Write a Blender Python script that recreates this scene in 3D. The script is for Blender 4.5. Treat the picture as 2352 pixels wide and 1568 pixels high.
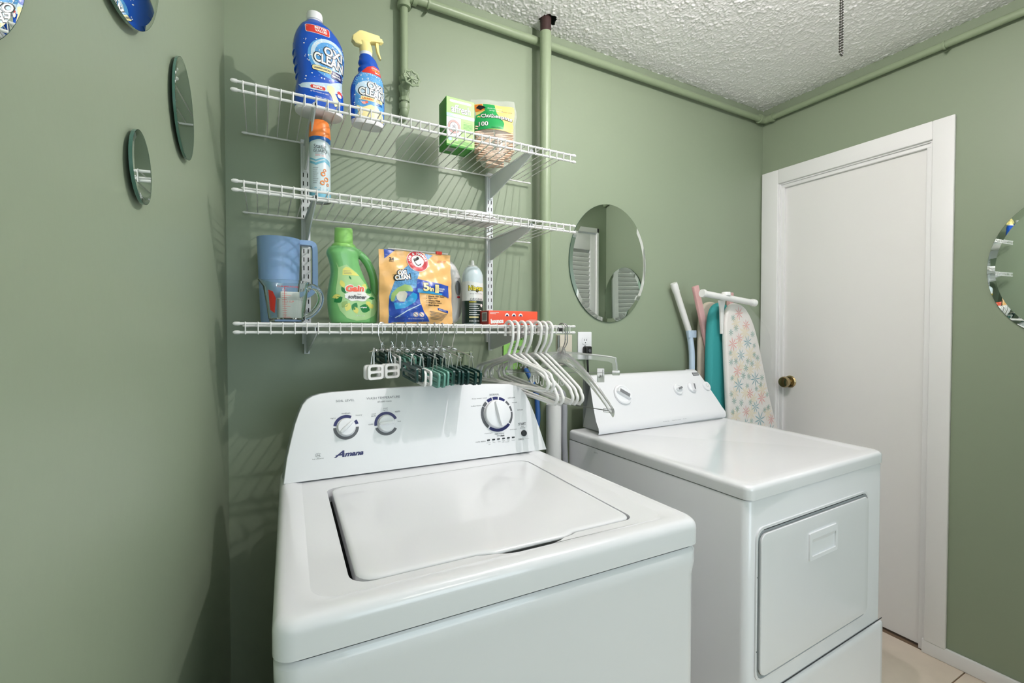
import bpy, bmesh, math, random
import numpy as np
from mathutils import Vector, Matrix
from mathutils.geometry import tessellate_polygon

S = bpy.context.scene
C = S.collection
for o in list(bpy.data.objects):
    bpy.data.objects.remove(o)
PI = math.pi
rad = math.radians
random.seed(7)

# ------------------------------------------------------------------ camera, world, light, exposure
cam_d = bpy.data.cameras.new('camera'); cam = bpy.data.objects.new('camera', cam_d); C.objects.link(cam)
cam_d.sensor_width = 36.0; cam_d.lens = 16.316; cam_d.clip_start = 0.01
R = ((0.880568, -0.008446, 0.473844), (-0.473919, -0.017344, 0.880398), (0.000783, -0.999814, -0.019275))
cam.matrix_world = Matrix(((R[0][0], -R[0][1], -R[0][2], 0.0), (R[1][0], -R[1][1], -R[1][2], 0.0),
                           (R[2][0], -R[2][1], -R[2][2], 1.285), (0, 0, 0, 1)))
S.camera = cam
W = bpy.data.worlds.new('world'); S.world = W; W.use_nodes = True
W.node_tree.nodes['Background'].inputs[0].default_value = (0.80, 0.88, 1.0, 1)
W.node_tree.nodes['Background'].inputs[1].default_value = 0.5
S.view_settings.view_transform = 'Standard'; S.view_settings.look = 'None'
S.view_settings.exposure = 0.0; S.view_settings.gamma = 1.0
S.view_settings.use_curve_mapping = False
def area_light(name, loc, rot, sx, sy, power, col):
    d = bpy.data.lights.new(name, 'AREA'); d.shape = 'RECTANGLE'; d.size = sx; d.size_y = sy
    d.energy = power; d.color = col
    o = bpy.data.objects.new(name, d); C.objects.link(o); o.location = loc; o.rotation_euler = rot
    return o
# soft bluish fill added behind the camera, placed as daylight at an unseen window
area_light('window_fill', (0.9, -2.5, 1.45), (rad(90), 0, 0), 1.7, 1.5, 33, (0.75, 0.90, 1.0))
# extra fill added overhead in the adjoining room, no known fixture
area_light('hall_fill', (0.7, -1.1, 2.40), (0, 0, 0), 0.5, 0.5, 7, (1.0, 0.95, 0.88))
BULB_W = 25.5
BULB = 300.0
FILL_GLOBE = 20.0

# ------------------------------------------------------------------ materials
def lin(c):
    if isinstance(c, str): c = tuple(int(c[i:i+2], 16) for i in (0, 2, 4))
    return tuple(((v/255)/12.92 if v/255 <= 0.04045 else ((v/255+0.055)/1.055)**2.4) for v in c[:3])
def mat(name, col, rough=0.5, metal=0.0, bump=0.0, bscale=200.0, var=0.0, vscale=3.0, trans=0.0, ior=1.45,
        alpha=1.0, coat=0.0, emit=0.0, spec=0.5, sub=0.0):
    m = bpy.data.materials.new(name); m.use_nodes = True
    nt = m.node_tree; b = nt.nodes['Principled BSDF']; c = (*lin(col), 1)
    b.inputs['Base Color'].default_value = c
    b.inputs['Roughness'].default_value = rough; b.inputs['Metallic'].default_value = metal
    b.inputs['Transmission Weight'].default_value = trans; b.inputs['IOR'].default_value = ior
    b.inputs['Alpha'].default_value = alpha; b.inputs['Coat Weight'].default_value = coat
    b.inputs['Specular IOR Level'].default_value = spec
    if sub: b.inputs['Subsurface Weight'].default_value = sub; b.inputs['Subsurface Scale'].default_value = 0.01
    if emit:
        b.inputs['Emission Color'].default_value = c; b.inputs['Emission Strength'].default_value = emit
    tc = nt.nodes.new('ShaderNodeTexCoord')
    if var:
        n = nt.nodes.new('ShaderNodeTexNoise'); n.inputs['Scale'].default_value = vscale; n.inputs['Detail'].default_value = 4
        nt.links.new(tc.outputs['Object'], n.inputs['Vector'])
        mx = nt.nodes.new('ShaderNodeMix'); mx.data_type = 'RGBA'
        mx.inputs['A'].default_value = (*[v*(1-var) for v in c[:3]], 1); mx.inputs['B'].default_value = (*[min(1, v*(1+var)) for v in c[:3]], 1)
        nt.links.new(n.outputs['Fac'], mx.inputs['Factor']); nt.links.new(mx.outputs['Result'], b.inputs['Base Color'])
    if bump:
        n = nt.nodes.new('ShaderNodeTexNoise'); n.inputs['Scale'].default_value = bscale; n.inputs['Detail'].default_value = 3
        nt.links.new(tc.outputs['Object'], n.inputs['Vector'])
        bp = nt.nodes.new('ShaderNodeBump'); bp.inputs['Strength'].default_value = bump; bp.inputs['Distance'].default_value = 0.002
        nt.links.new(n.outputs['Fac'], bp.inputs['Height']); nt.links.new(bp.outputs['Normal'], b.inputs['Normal'])
    return m
M = {}
M['wall'] = mat('green wall paint', (143, 156, 133), 0.42, bump=0.10, bscale=60, var=0.02, vscale=1.5)
M['pipe'] = mat('green painted pipe', (144, 159, 130), 0.38, bump=0.25, bscale=90, var=0.04, vscale=9)
M['ceil'] = mat('white popcorn plaster', (250, 250, 251), 0.8)
M['trim'] = mat('white trim paint', (240, 240, 240), 0.4, bump=0.05, bscale=60)
M['door'] = mat('white door paint', (238, 237, 236), 0.42, bump=0.04, bscale=50)
M['dark'] = mat('dark void', (14, 13, 12), 0.9)
M['rust'] = mat('rusty brown pipe', (62, 42, 40), 0.6, bump=0.4, bscale=120, var=0.3, vscale=40)
M['white'] = mat('white enamel', (230, 231, 234), 0.22, coat=0.4)
M['white2'] = mat('white satin plastic', (234, 235, 238), 0.35)
M['appgrey'] = mat('grey end panel', (150, 156, 158), 0.4)
M['cgrey'] = mat('pale grey enamel', (200, 203, 206), 0.35)
M['wire'] = mat('white coated wire', (226, 226, 225), 0.4)
M['bracket'] = mat('grey white painted steel', (226, 230, 233), 0.4)
M['chrome'] = mat('chrome wire', (222, 222, 222), 0.25, metal=1.0)
M['steel'] = mat('dull steel', (150, 150, 148), 0.35, metal=1.0)
M['brass'] = mat('brass', (176, 158, 120), 0.22, metal=1.0)
M['black'] = mat('black plastic', (26, 26, 27), 0.4)
M['mirror'] = mat('silvered mirror', (232, 238, 234), 0.004, metal=1.0)
M['medge'] = mat('green glass edge', (70, 110, 98), 0.12, coat=0.5)
M['glass'] = mat('clear glass', (244, 250, 248), 0.02, trans=1.0, ior=1.45)
M['clearpl'] = mat('clear plastic', (255, 255, 255), 0.10, trans=0.86, ior=1.42)
def film_mat(name, col, a, rough):
    m = mat(name, col, rough, alpha=a, bump=0.8, bscale=25, spec=0.8)
    return m
M['film'] = film_mat('clear film', (236, 238, 232), 0.20, 0.12)
M['whplastic'] = mat('white hanger plastic', (232, 232, 230), 0.32)
M['dkgreen'] = mat('dark green plastic', (24, 62, 58), 0.3)
M['teal'] = mat('sea green plastic', (106, 158, 144), 0.35)
M['blue'] = mat('bottle blue', (14, 80, 186), 0.22, coat=0.3)
M['ltblue'] = mat('splash blue', (86, 156, 222), 0.3, var=0.5, vscale=70)
M['paleblue'] = mat('pale splash', (196, 218, 240), 0.3, var=0.25, vscale=90)
M['navy'] = mat('navy print', (28, 32, 92), 0.35)
M['wprint'] = mat('white print', (240, 240, 238), 0.35)
M['bprint'] = mat('black print', (28, 28, 30), 0.4)
M['gprint'] = mat('grey print', (120, 122, 126), 0.4)
M['dgprint'] = mat('dark grey print', (88, 90, 94), 0.4)
M['red'] = mat('red print', (214, 58, 48), 0.35)
M['cream'] = mat('cream print', (238, 224, 164), 0.35)
M['orangetx'] = mat('orange print', (226, 130, 50), 0.35)
M['yellowpl'] = mat('pale yellow plastic', (240, 224, 150), 0.35)
M['orange'] = mat('orange plastic', (244, 138, 64), 0.3)
M['canpale'] = mat('can pale blue', (204, 220, 226), 0.25, coat=0.3)
M['canblue'] = mat('can blue', (20, 92, 160), 0.25, coat=0.3)
M['canteal'] = mat('can teal stripe', (116, 182, 206), 0.3)
M['ltgreen'] = mat('box light green', (150, 204, 110), 0.45)
M['boxgreen'] = mat('box dark green', (58, 140, 46), 0.45)
M['bagreen'] = mat('bag label green', (36, 158, 84), 0.4)
M['bagyellow'] = mat('bag label yellow', (236, 208, 124), 0.4)
M['wood'] = mat('clothespin wood', (226, 196, 172), 0.6, var=0.12, vscale=40)
M['pitcher'] = mat('blue pitcher plastic', (140, 172, 214), 0.35, sub=0.1)
M['pitcher2'] = mat('deeper blue plastic', (72, 122, 184), 0.4)
M['gainb'] = mat('green bottle', (122, 190, 118), 0.32, coat=0.2)
M['gaincap'] = mat('lime cap', (146, 206, 112), 0.35)
M['gainlabel'] = mat('green label', (172, 212, 148), 0.35, var=0.1, vscale=25)
M['leaf'] = mat('leaf green print', (30, 124, 62), 0.4)
M['leafy'] = mat('yellow leaf print', (224, 220, 116), 0.4)
M['salmon'] = mat('salmon print', (238, 104, 78), 0.35)
M['pouch'] = mat('orange pouch foil', (242, 190, 122), 0.3, coat=0.4, bump=0.6, bscale=22)
M['pouchblue'] = mat('pouch blue print', (28, 70, 170), 0.3, coat=0.4, bump=0.5, bscale=22)
M['pouchcyan'] = mat('pouch cyan print', (40, 150, 206), 0.3, coat=0.4)
M['bubbles'] = mat('pouch bubbles print', (90, 150, 200), 0.3, var=0.8, vscale=260)
M['podgreen'] = mat('pod green print', (150, 184, 110), 0.35)
M['podwhite'] = mat('pod white print', (206, 204, 190), 0.35)
M['emblem'] = mat('red emblem', (196, 42, 52), 0.35)
M['iron'] = mat('iron white plastic', (230, 228, 226), 0.3)
M['irongrey'] = mat('iron grey button', (110, 112, 116), 0.3)
M['cangreen'] = mat('can dark green', (28, 48, 42), 0.3, coat=0.3)
M['niapale'] = mat('can sky', (206, 220, 226), 0.28, coat=0.3)
M['niawhite'] = mat('can white', (228, 230, 228), 0.3, coat=0.3)
M['niayel'] = mat('yellow lettering', (240, 222, 60), 0.35)
M['bounce'] = mat('red orange carton', (232, 88, 60), 0.45)
M['bouncedk'] = mat('dark red carton', (170, 50, 42), 0.45)
M['tagpaper'] = mat('green paper', (146, 206, 104), 0.6)
M['tagplastic'] = mat('beige plate', (205, 198, 182), 0.5)
M['pvc'] = mat('white pvc', (224, 224, 222), 0.4)
M['hosegrey'] = mat('grey hose', (150, 152, 156), 0.45)
M['hoseblue'] = mat('blue hose', (48, 92, 156), 0.4)
M['hosered'] = mat('red coupling', (190, 110, 100), 0.45)
M['floor'] = mat('beige stone floor', (232, 218, 200), 0.35, var=0.16, vscale=7)
M['grout'] = mat('brown grout', (128, 106, 84), 0.8)
M['tealcloth'] = mat('teal cover cloth', (52, 150, 150), 0.7, bump=0.3, bscale=500)
M['beigecloth'] = mat('worn beige cloth', (200, 190, 174), 0.85, bump=0.5, bscale=400, var=0.18, vscale=14)
M['pinkwood'] = mat('pink painted wood', (208, 164, 162), 0.5, var=0.06, vscale=30)
M['bluemetal'] = mat('pale blue painted tube', (196, 214, 234), 0.4)
M['paper'] = mat('white paper', (232, 232, 230), 0.6)
M['powder'] = mat('white powder', (226, 226, 224), 0.8)
M['rubber'] = mat('dark rubber', (40, 44, 48), 0.6)
M['bulb'] = mat('glowing bulb', (255, 246, 248), 0.4, emit=BULB)
M['globe'] = mat('glowing fill globe', (255, 247, 249), 0.4, emit=FILL_GLOBE)
M['petalblue'] = mat('blue petal print', (140, 182, 190), 0.6)
M['petalpink'] = mat('pink petal print', (236, 166, 160), 0.6)
M['petalgreen'] = mat('green petal print', (104, 164, 152), 0.6)
M['petalyellow'] = mat('straw petal print', (236, 224, 202), 0.6)
M['floralcloth'] = mat('cream floral cloth', (236, 230, 226), 0.28, bump=0.2, bscale=30)

# ------------------------------------------------------------------ mesh helpers
def props(o, label=None, cat=None, group=None, kind=None):
    if label: o['label'] = label
    if cat: o['category'] = cat
    if group: o['group'] = group
    if kind: o['kind'] = kind
    return o
def thing(name, label, cat, loc=(0, 0, 0), rotz=0.0, group=None, rot=None):
    o = bpy.data.objects.new(name, None); C.objects.link(o); o.empty_display_size = 0.05
    o.location = loc; o.rotation_euler = rot if rot else (0, 0, rotz)
    return props(o, label, cat, group)
class MB:
    def __init__(s): s.v = []; s.f = []; s.sm = []
    def add(s, vs, fs, smooth=True):
        b = len(s.v); s.v += [tuple(p) for p in vs]
        for f in fs: s.f.append(tuple(b+i for i in f)); s.sm.append(smooth)
    def box(s, x0, x1, y0, y1, z0, z1, bev=0.0):
        if bev <= 0:
            s.add([(x0,y0,z0),(x1,y0,z0),(x1,y1,z0),(x0,y1,z0),(x0,y0,z1),(x1,y0,z1),(x1,y1,z1),(x0,y1,z1)],
                  [(0,3,2,1),(4,5,6,7),(0,1,5,4),(1,2,6,5),(2,3,7,6),(3,0,4,7)], False)
        else:
            bm = bmesh.new(); bmesh.ops.create_cube(bm, size=1)
            for v in bm.verts: v.co = Vector(((x0+x1)/2+v.co.x*(x1-x0), (y0+y1)/2+v.co.y*(y1-y0), (z0+z1)/2+v.co.z*(z1-z0)))
            bmesh.ops.bevel(bm, geom=list(bm.edges), offset=min(bev, 0.49*min(x1-x0, y1-y0, z1-z0)), segments=3, profile=0.5, affect='EDGES')
            s.bm(bm)
    def bm(s, bm):
        bm.verts.index_update()
        s.add([v.co[:] for v in bm.verts], [[v.index for v in f.verts] for f in bm.faces]); bm.free()
    def loft(s, rings, cap0=True, cap1=True, closed=True, smooth=True):
        n = len(rings[0]); vs = [p for r in rings for p in r]; fs = []
        m = n if closed else n-1
        for i in range(len(rings)-1):
            for j in range(m):
                k = (j+1) % n
                fs.append((i*n+j, i*n+k, (i+1)*n+k, (i+1)*n+j))
        if cap0: fs.append(tuple(range(n-1, -1, -1)))
        if cap1: fs.append(tuple((len(rings)-1)*n+j for j in range(n)))
        s.add(vs, fs, smooth)
    def tube(s, pts, r, n=10, closed=False, cap=True, flat=1.0):
        P = [Vector(p) for p in pts]; m = len(P)
        rs = r if isinstance(r, (list, tuple)) else [r]*m
        T = []
        for i in range(m):
            if closed: t = P[(i+1) % m]-P[i-1]
            else: t = P[min(i+1, m-1)]-P[max(i-1, 0)]
            T.append(t.normalized() if t.length > 1e-9 else Vector((0, 0, 1)))
        up = Vector((0, 0, 1)) if abs(T[0].z) < 0.9 else Vector((1, 0, 0))
        N = (up-T[0]*up.dot(T[0])).normalized(); rings = []
        for i in range(m):
            N = (N-T[i]*N.dot(T[i])).normalized(); B = T[i].cross(N)
            rings.append([P[i]+(N*math.cos(a)*flat+B*math.sin(a))*rs[i] for a in [2*PI*k/n for k in range(n)]])
        if closed: rings.append(rings[0]); s.loft(rings, False, False)
        else: s.loft(rings, cap, cap)
    def lathe(s, prof, c=(0, 0, 0), n=32, axis='z'):
        rings = []
        for r, h in prof:
            ring = []
            for k in range(n):
                a = 2*PI*k/n; x, y = r*math.cos(a), r*math.sin(a)
                if axis == 'z': p = (c[0]+x, c[1]+y, c[2]+h)
                elif axis == 'y': p = (c[0]+x, c[1]+h, c[2]+y)
                else: p = (c[0]+h, c[1]+x, c[2]+y)
                ring.append(p)
            rings.append(ring)
        s.loft(rings)
    def plate(s, outer, holes, z0, z1, fn=None):
        """flat prism of a 2D outline with holes; fn(u,v,h) maps to 3D"""
        fn = fn or (lambda u, v, h: (u, v, h))
        loops = [outer]+list(holes)
        tri = tessellate_polygon([[Vector((p[0], p[1], 0)) for p in l] for l in loops])
        flat = [p for l in loops for p in l]; n = len(flat)
        vs = [fn(p[0], p[1], z1) for p in flat]+[fn(p[0], p[1], z0) for p in flat]
        fs = []
        for t in tri:
            a, b, c = [flat[i] for i in t]
            ar = (b[0]-a[0])*(c[1]-a[1])-(b[1]-a[1])*(c[0]-a[0])
            t = tuple(t) if ar > 0 else tuple(reversed(t))
            fs.append(t)
            if z0 != z1: fs.append(tuple(n+i for i in reversed(t)))
        if z0 != z1:
            b = 0
            for l in loops:
                m = len(l)
                for j in range(m):
                    k = (j+1) % m; fs.append((b+j, b+k, n+b+k, n+b+j))
                b += m
        s.add(vs, fs)
    def xf(s, mtx):
        s.v = [tuple(mtx @ Vector(p)) for p in s.v]; return s
    def build(s, name, m, parent=None, off=None, label=None, ang=35, top=None, fix=True):
        me = bpy.data.meshes.new(name)
        v = s.v if off is None else [(p[0]-off[0], p[1]-off[1], p[2]-off[2]) for p in s.v]
        me.from_pydata(v, [], s.f)
        if fix:
            bm = bmesh.new(); bm.from_mesh(me)
            bmesh.ops.recalc_face_normals(bm, faces=bm.faces); bm.to_mesh(me); bm.free()
        me.polygons.foreach_set('use_smooth', [True]*len(me.polygons))
        me.set_sharp_from_angle(angle=rad(ang))
        me.materials.append(m if not isinstance(m, str) else M[m])
        o = bpy.data.objects.new(name, me); C.objects.link(o)
        if parent is not None: o.parent = parent
        if label: o['label'] = label
        if off is not None and parent is None: o.location = off
        return o
def copy_tree(o, parent=None):
    c = o.copy(); C.objects.link(c); c.parent = parent
    for ch in KIDS.get(o.name, []) or [x for x in o.children]: copy_tree(ch, c)
    return c
KIDS = {}
def arc(cx, cy, r, a0, a1, n): return [(cx+r*math.cos(rad(a0+(a1-a0)*i/n)), cy+r*math.sin(rad(a0+(a1-a0)*i/n))) for i in range(n+1)]
def rquad(c, r, z=None, k=6):
    """rounded quadrilateral (corners ccw), as 2D or 3D ring"""
    out = []; n = len(c); rr = r if isinstance(r, (list, tuple)) else [r]*n
    for i in range(n):
        P = Vector(c[i][:2]); A = (Vector(c[i-1][:2])-P); B = (Vector(c[(i+1) % n][:2])-P)
        d = rr[i]; a = P+A.normalized()*d; b = P+B.normalized()*d
        w = 0.7071
        for j in range(k+1):
            t = j/k; w0, w1, w2 = (1-t)**2, 2*t*(1-t)*w, t*t
            q = (a*w0+P*w1+b*w2)/(w0+w1+w2)
            out.append((q.x, q.y) if z is None else (q.x, q.y, z))
    return out
def inset(c, dl, dr, df, db):
    """inset quad FL,FR,RR,RL by amounts at left,right,front,back (approx axis aligned)"""
    FL, FR, RR, RL = [Vector(p) for p in c]
    return [(FL.x+dl, FL.y+df), (FR.x-dr, FR.y+df), (RR.x-dr, RR.y-db), (RL.x+dl, RL.y-db)]
def smooth_path(P, n=6):
    P = [Vector(p) for p in P]; out = []
    for i in range(len(P)-1):
        p0 = P[max(i-1, 0)]; p1 = P[i]; p2 = P[i+1]; p3 = P[min(i+2, len(P)-1)]
        for j in range(n):
            t = j/n
            out.append(0.5*((2*p1)+(-p0+p2)*t+(2*p0-5*p1+4*p2-p3)*t*t+(-p0+3*p1-3*p2+p3)*t**3))
    out.append(P[-1]); return out

# text and flat print
def text_geo(s, bold=0.0, shear=0.0, spacing=1.0):
    cu = bpy.data.curves.new('t', 'FONT'); cu.body = s; cu.size = 1.0; cu.align_x = 'CENTER'; cu.align_y = 'CENTER'
    cu.offset = bold; cu.shear = shear; cu.space_character = spacing; cu.resolution_u = 3; cu.fill_mode = 'FRONT' if False else 'BOTH'
    o = bpy.data.objects.new('t', cu); C.objects.link(o)
    dg = bpy.context.evaluated_depsgraph_get(); dg.update()
    me = bpy.data.meshes.new_from_object(o.evaluated_get(dg))
    v = [tuple(x.co) for x in me.vertices]; f = [tuple(p.vertices) for p in me.polygons]
    bpy.data.objects.remove(o); bpy.data.curves.remove(cu); bpy.data.meshes.remove(me)
    return v, f
TC = {}
def subdiv(v, f, mx):
    bm = bmesh.new(); vs = [bm.verts.new((p[0], p[1], 0)) for p in v]
    for q in f:
        try: bm.faces.new([vs[i] for i in q])
        except ValueError: pass
    bmesh.ops.triangulate(bm, faces=bm.faces)
    for _ in range(7):
        e = [e for e in bm.edges if e.calc_length() > mx]
        if not e: break
        bmesh.ops.subdivide_edges(bm, edges=e, cuts=1)
        bmesh.ops.triangulate(bm, faces=bm.faces)
    bm.verts.index_update()
    r = [tuple(x.co) for x in bm.verts], [tuple(x.index for x in q.verts) for q in bm.faces]; bm.free(); return r
def flat_obj(name, v, f, fn, off, m, parent, mx=None):
    if mx: v, f = subdiv(v, f, mx)
    b = MB(); b.add([fn(p[0], p[1], off) for p in v], f)
    return b.build(name, m, parent, fix=False)
def text(name, s, u, v, h, fn, m, parent, w=None, off=0.0006, bold=0.0, shear=0.0, rot=0.0, mx=None, spacing=1.0, slope=0.0):
    """h: height of the text's bounding box; w: forced width"""
    key = (s, bold, shear, spacing)
    if key not in TC: TC[key] = text_geo(*key)
    V, F = TC[key]
    xs = [p[0] for p in V]; ys = [p[1] for p in V]
    cx, cy = (min(xs)+max(xs))/2, (min(ys)+max(ys))/2; hh = max(ys)-min(ys); ww = max(xs)-min(xs)
    sy = h/hh; sx = (w/ww) if w else sy
    c, sn = math.cos(rad(rot)), math.sin(rad(rot)); out = []
    for p in V:
        x = (p[0]-cx)*sx; y = (p[1]-cy)*sy+slope*x
        out.append((u+x*c-y*sn, v+x*sn+y*c))
    return flat_obj(name, out, F, fn, off, m, parent, mx)
def shape(name, pts, fn, m, parent, off=0.0004, mx=None, holes=()):
    loops = [pts]+list(holes)
    tri = tessellate_polygon([[Vector((p[0], p[1], 0)) for p in l] for l in loops])
    flat = [p for l in loops for p in l]; fs = []
    for t in tri:
        a, b, c = [flat[i] for i in t]
        fs.append(tuple(t) if (b[0]-a[0])*(c[1]-a[1])-(b[1]-a[1])*(c[0]-a[0]) > 0 else tuple(reversed(t)))
    return flat_obj(name, flat, fs, fn, off, m, parent, mx)
def ell(cx, cy, rx, ry, n=28, rot=0):
    c, s = math.cos(rad(rot)), math.sin(rad(rot)); o = []
    for k in range(n):
        a = 2*PI*k/n; x, y = rx*math.cos(a), ry*math.sin(a); o.append((cx+x*c-y*s, cy+x*s+y*c))
    return o
def rrect(x0, x1, y0, y1, r, k=4): return rquad([(x0, y0), (x1, y0), (x1, y1), (x0, y1)], r, None, k)
def ringseg(cx, cy, r0, r1, a0, a1, sy=1.0, n=10):
    o = [(cx+r1*math.cos(rad(a0+(a1-a0)*i/n)), cy+sy*r1*math.sin(rad(a0+(a1-a0)*i/n))) for i in range(n+1)]
    o += [(cx+r0*math.cos(rad(a1+(a0-a1)*i/n)), cy+sy*r0*math.sin(rad(a1+(a0-a1)*i/n))) for i in range(n+1)]
    return o
def leafp(cx, cy, l, w, rot):
    c, s = math.cos(rad(rot)), math.sin(rad(rot)); o = []
    for t in [i/8 for i in range(9)]: o.append((t*l, w*math.sin(PI*t)))
    for t in [1-i/8 for i in range(1, 8)]: o.append((t*l, -w*math.sin(PI*t)))
    return [(cx+x*c-y*s, cy+x*s+y*c) for x, y in o]
def planefn(O, ux, uy):
    O = Vector(O); ux = Vector(ux).normalized(); uy = Vector(uy); uy = (uy-ux*ux.dot(uy)).normalized(); n = ux.cross(uy)
    return lambda u, v, h=0.0: tuple(O+ux*u+uy*v+n*h)

# ------------------------------------------------------------------ the room
YB, XR, ZC, K = 1.552, 2.342, 2.455, 0.065
def xl(y): return -0.088-K*(YB-y)
YF = 0.27                                     # plane of the partition with the louvred doors
def struct(o): o['kind'] = 'structure'; return o
b = MB(); b.add([(xl(YB+.1), YB+.1, 0), (xl(-2.6), -2.6, 0), (xl(-2.6)-.1, -2.6, 0), (xl(YB+.1)-.1, YB+.1, 0),
                 (xl(YB+.1), YB+.1, ZC+.1), (xl(-2.6), -2.6, ZC+.1), (xl(-2.6)-.1, -2.6, ZC+.1), (xl(YB+.1)-.1, YB+.1, ZC+.1)],
                [(0,3,2,1),(4,5,6,7),(0,1,5,4),(1,2,6,5),(2,3,7,6),(3,0,4,7)])
struct(b.build('wall_left', 'wall'))
b = MB(); b.box(xl(YB), XR+.1, YB, YB+.1, 0, ZC+.1); struct(b.build('wall_back', 'wall'))
# right wall with the door opening (door opening y 0.838..1.448, z 0..2.043)
DY0, DY1, DZ = 0.845, 1.452, 2.040
b = MB()
b.box(XR, XR+.1, -2.6, DY0-.02, 0, ZC+.1); b.box(XR, XR+.1, DY1+.02, YB+.05, 0, ZC+.1); b.box(XR, XR+.1, DY0-.02, DY1+.02, DZ+.02, ZC+.1)
struct(b.build('wall_right', 'wall'))
# partition beside the camera, with louvred doors; the camera stands in its opening
b = MB(); b.box(2.255, XR, YF-.1, YF, 0, ZC); b.box(xl(YF), 2.255, YF-.1, YF, 2.06, ZC)
struct(b.build('wall_front', 'wall'))
M['hallwall'] = mat('off white hall wall', (214, 212, 204), 0.6)
b = MB(); b.box(-.4, XR+.1, -2.7, -2.6, 0, ZC+.1); struct(b.build('wall_rear', 'hallwall'))

# popcorn ceiling: displaced plaster grid, with the pipe hole
HX, HY = 0.952, 1.487
def popcorn():
    x0, x1, y0, y1, st = 0.30, XR, 0.30, YB, 0.0031
    nx, ny = int((x1-x0)/st)+1, int((y1-y0)/st)+1
    rng = np.random.default_rng(3)
    def nz(sc):
        a = rng.random((int(ny/sc)+4, int(nx/sc)+4))
        yy = np.linspace(0, a.shape[0]-3.001, ny); xx = np.linspace(0, a.shape[1]-3.001, nx)
        yi = yy.astype(int); xi = xx.astype(int); fy = (yy-yi)[:, None]; fx = (xx-xi)[None]
        fy = fy*fy*(3-2*fy); fx = fx*fx*(3-2*fx)
        return (a[yi][:, xi]*(1-fy)*(1-fx)+a[yi+1][:, xi]*fy*(1-fx)+a[yi][:, xi+1]*(1-fy)*fx+a[yi+1][:, xi+1]*fy*fx)
    h = np.clip(nz(1.5)+.35*nz(6)-0.70, 0, 1)*0.0070+np.clip(nz(1.05)-.35, 0, 1)*0.0022
    X = np.linspace(x0, x1, nx)[None].repeat(ny, 0); Y = np.linspace(y0, y1, ny)[:, None].repeat(nx, 1)
    Z = ZC-h
    co = np.stack([X, Y, Z], -1).reshape(-1, 3)
    idx = np.arange(nx*ny).reshape(ny, nx)
    q = np.stack([idx[:-1, :-1], idx[1:, :-1], idx[1:, 1:], idx[:-1, 1:]], -1).reshape(-1, 4)
    cc = co[q].mean(1); ang = np.arctan2(cc[:, 1]-HY, cc[:, 0]-HX)
    keep = np.hypot(cc[:, 0]-HX, cc[:, 1]-HY) > 0.032+0.003*np.sin(5*ang)+0.002*np.sin(9*ang)
    q = q[keep]
    me = bpy.data.meshes.new('ceiling'); me.vertices.add(len(co)); me.vertices.foreach_set('co', co.ravel())
    me.loops.add(q.size); me.loops.foreach_set('vertex_index', q.ravel().astype(np.int32))
    me.polygons.add(len(q)); me.polygons.foreach_set('loop_start', np.arange(0, q.size, 4, dtype=np.int32)); me.polygons.foreach_set('loop_total', np.full(len(q), 4, dtype=np.int32))
    me.update(); me.validate(); me.polygons.foreach_set('use_smooth', [True]*len(me.polygons)); me.materials.append(M['ceil'])
    o = bpy.data.objects.new('ceiling', me); C.objects.link(o); return o
ce = struct(popcorn())
b = MB(); b.box(-.45, .3, -2.6, YB, ZC, ZC+.02); b.box(.3, XR, -2.6, .3, ZC, ZC+.02)
o = b.build('plain_plaster', 'ceil', ce)
b = MB(); b.box(.28, XR+.05, .28, YB+.05, ZC+.10, ZC+.12); b.box(.28, .3, .28, YB, ZC+.0, ZC+.1); b.build('ceiling_void', 'dark', ce)

# tiled floor: tiles are parts of the floor
b = MB(); b.box(-.5, XR+.1, -2.6, YB+.1, -.06, -.003); fl = struct(b.build('floor', 'grout'))
tile = None; tw, td = 0.61, 0.305
for j in range(-9, 6):
    for i in range(-1, 5):
        x0 = -0.25+i*tw+(j % 2)*tw/2-.3; y0 = 0.085+j*td+.02
        xa, xb, ya, yb_ = max(x0, -.40), min(x0+tw-.004, XR), max(y0, -2.6), min(y0+td-.004, YB)
        if xb-xa < .02 or yb_-ya < .02: continue
        b = MB(); b.box(xa, xb, ya, yb_, -.010, 0, 0.0012); b.build('floor_tile', 'floor', fl)

# door, casing, stops
dr = struct(thing('door_1', 'plain white flush door with a round knob in the right wall', 'door', (XR, (DY0+DY1)/2, 0)))
del dr['category']
dl = (XR, (DY0+DY1)/2, 0)
b = MB(); b.box(XR+.0205, XR+.058, DY0, DY1, .010, DZ, .0); b.build('door_leaf', 'door', dr, dl)
b = MB(); b.box(XR-.002, XR+.09, DY0-.02, DY0, 0, DZ+.02); b.box(XR-.002, XR+.09, DY1, DY1+.02, 0, DZ+.02); b.box(XR-.002, XR+.09, DY0, DY1, DZ, DZ+.02); b.build('door_jamb', 'trim', dr, dl)
b = MB(); b.box(XR+.006, XR+.0203, DY0-.001, DY0+.016, 0, DZ-.016, .001); b.box(XR+.006, XR+.0203, DY1-.016, DY1+.001, 0, DZ-.016, .001); b.box(XR+.006, XR+.0203, DY0, DY1, DZ-.016, DZ, .001); b.build('door_stop', 'trim', dr, dl)
for nm, a in (('side_casing', (DY0-.075, DY0-.007, 0.052, DZ+.078)), ('side_casing', (DY1+.007, DY1+.094, 0, DZ+.078))):
    b = MB(); b.box(XR-.014, XR, a[0], a[1], a[2], a[3], .003); b.build(nm, 'trim', dr, dl)
b = MB(); b.box(XR-.0145, XR, DY0-.007, DY1+.007, DZ+.006, DZ+.078, .003); b.build('head_casing', 'trim', dr, dl)
ky, kz = 1.405, 1.037
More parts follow.
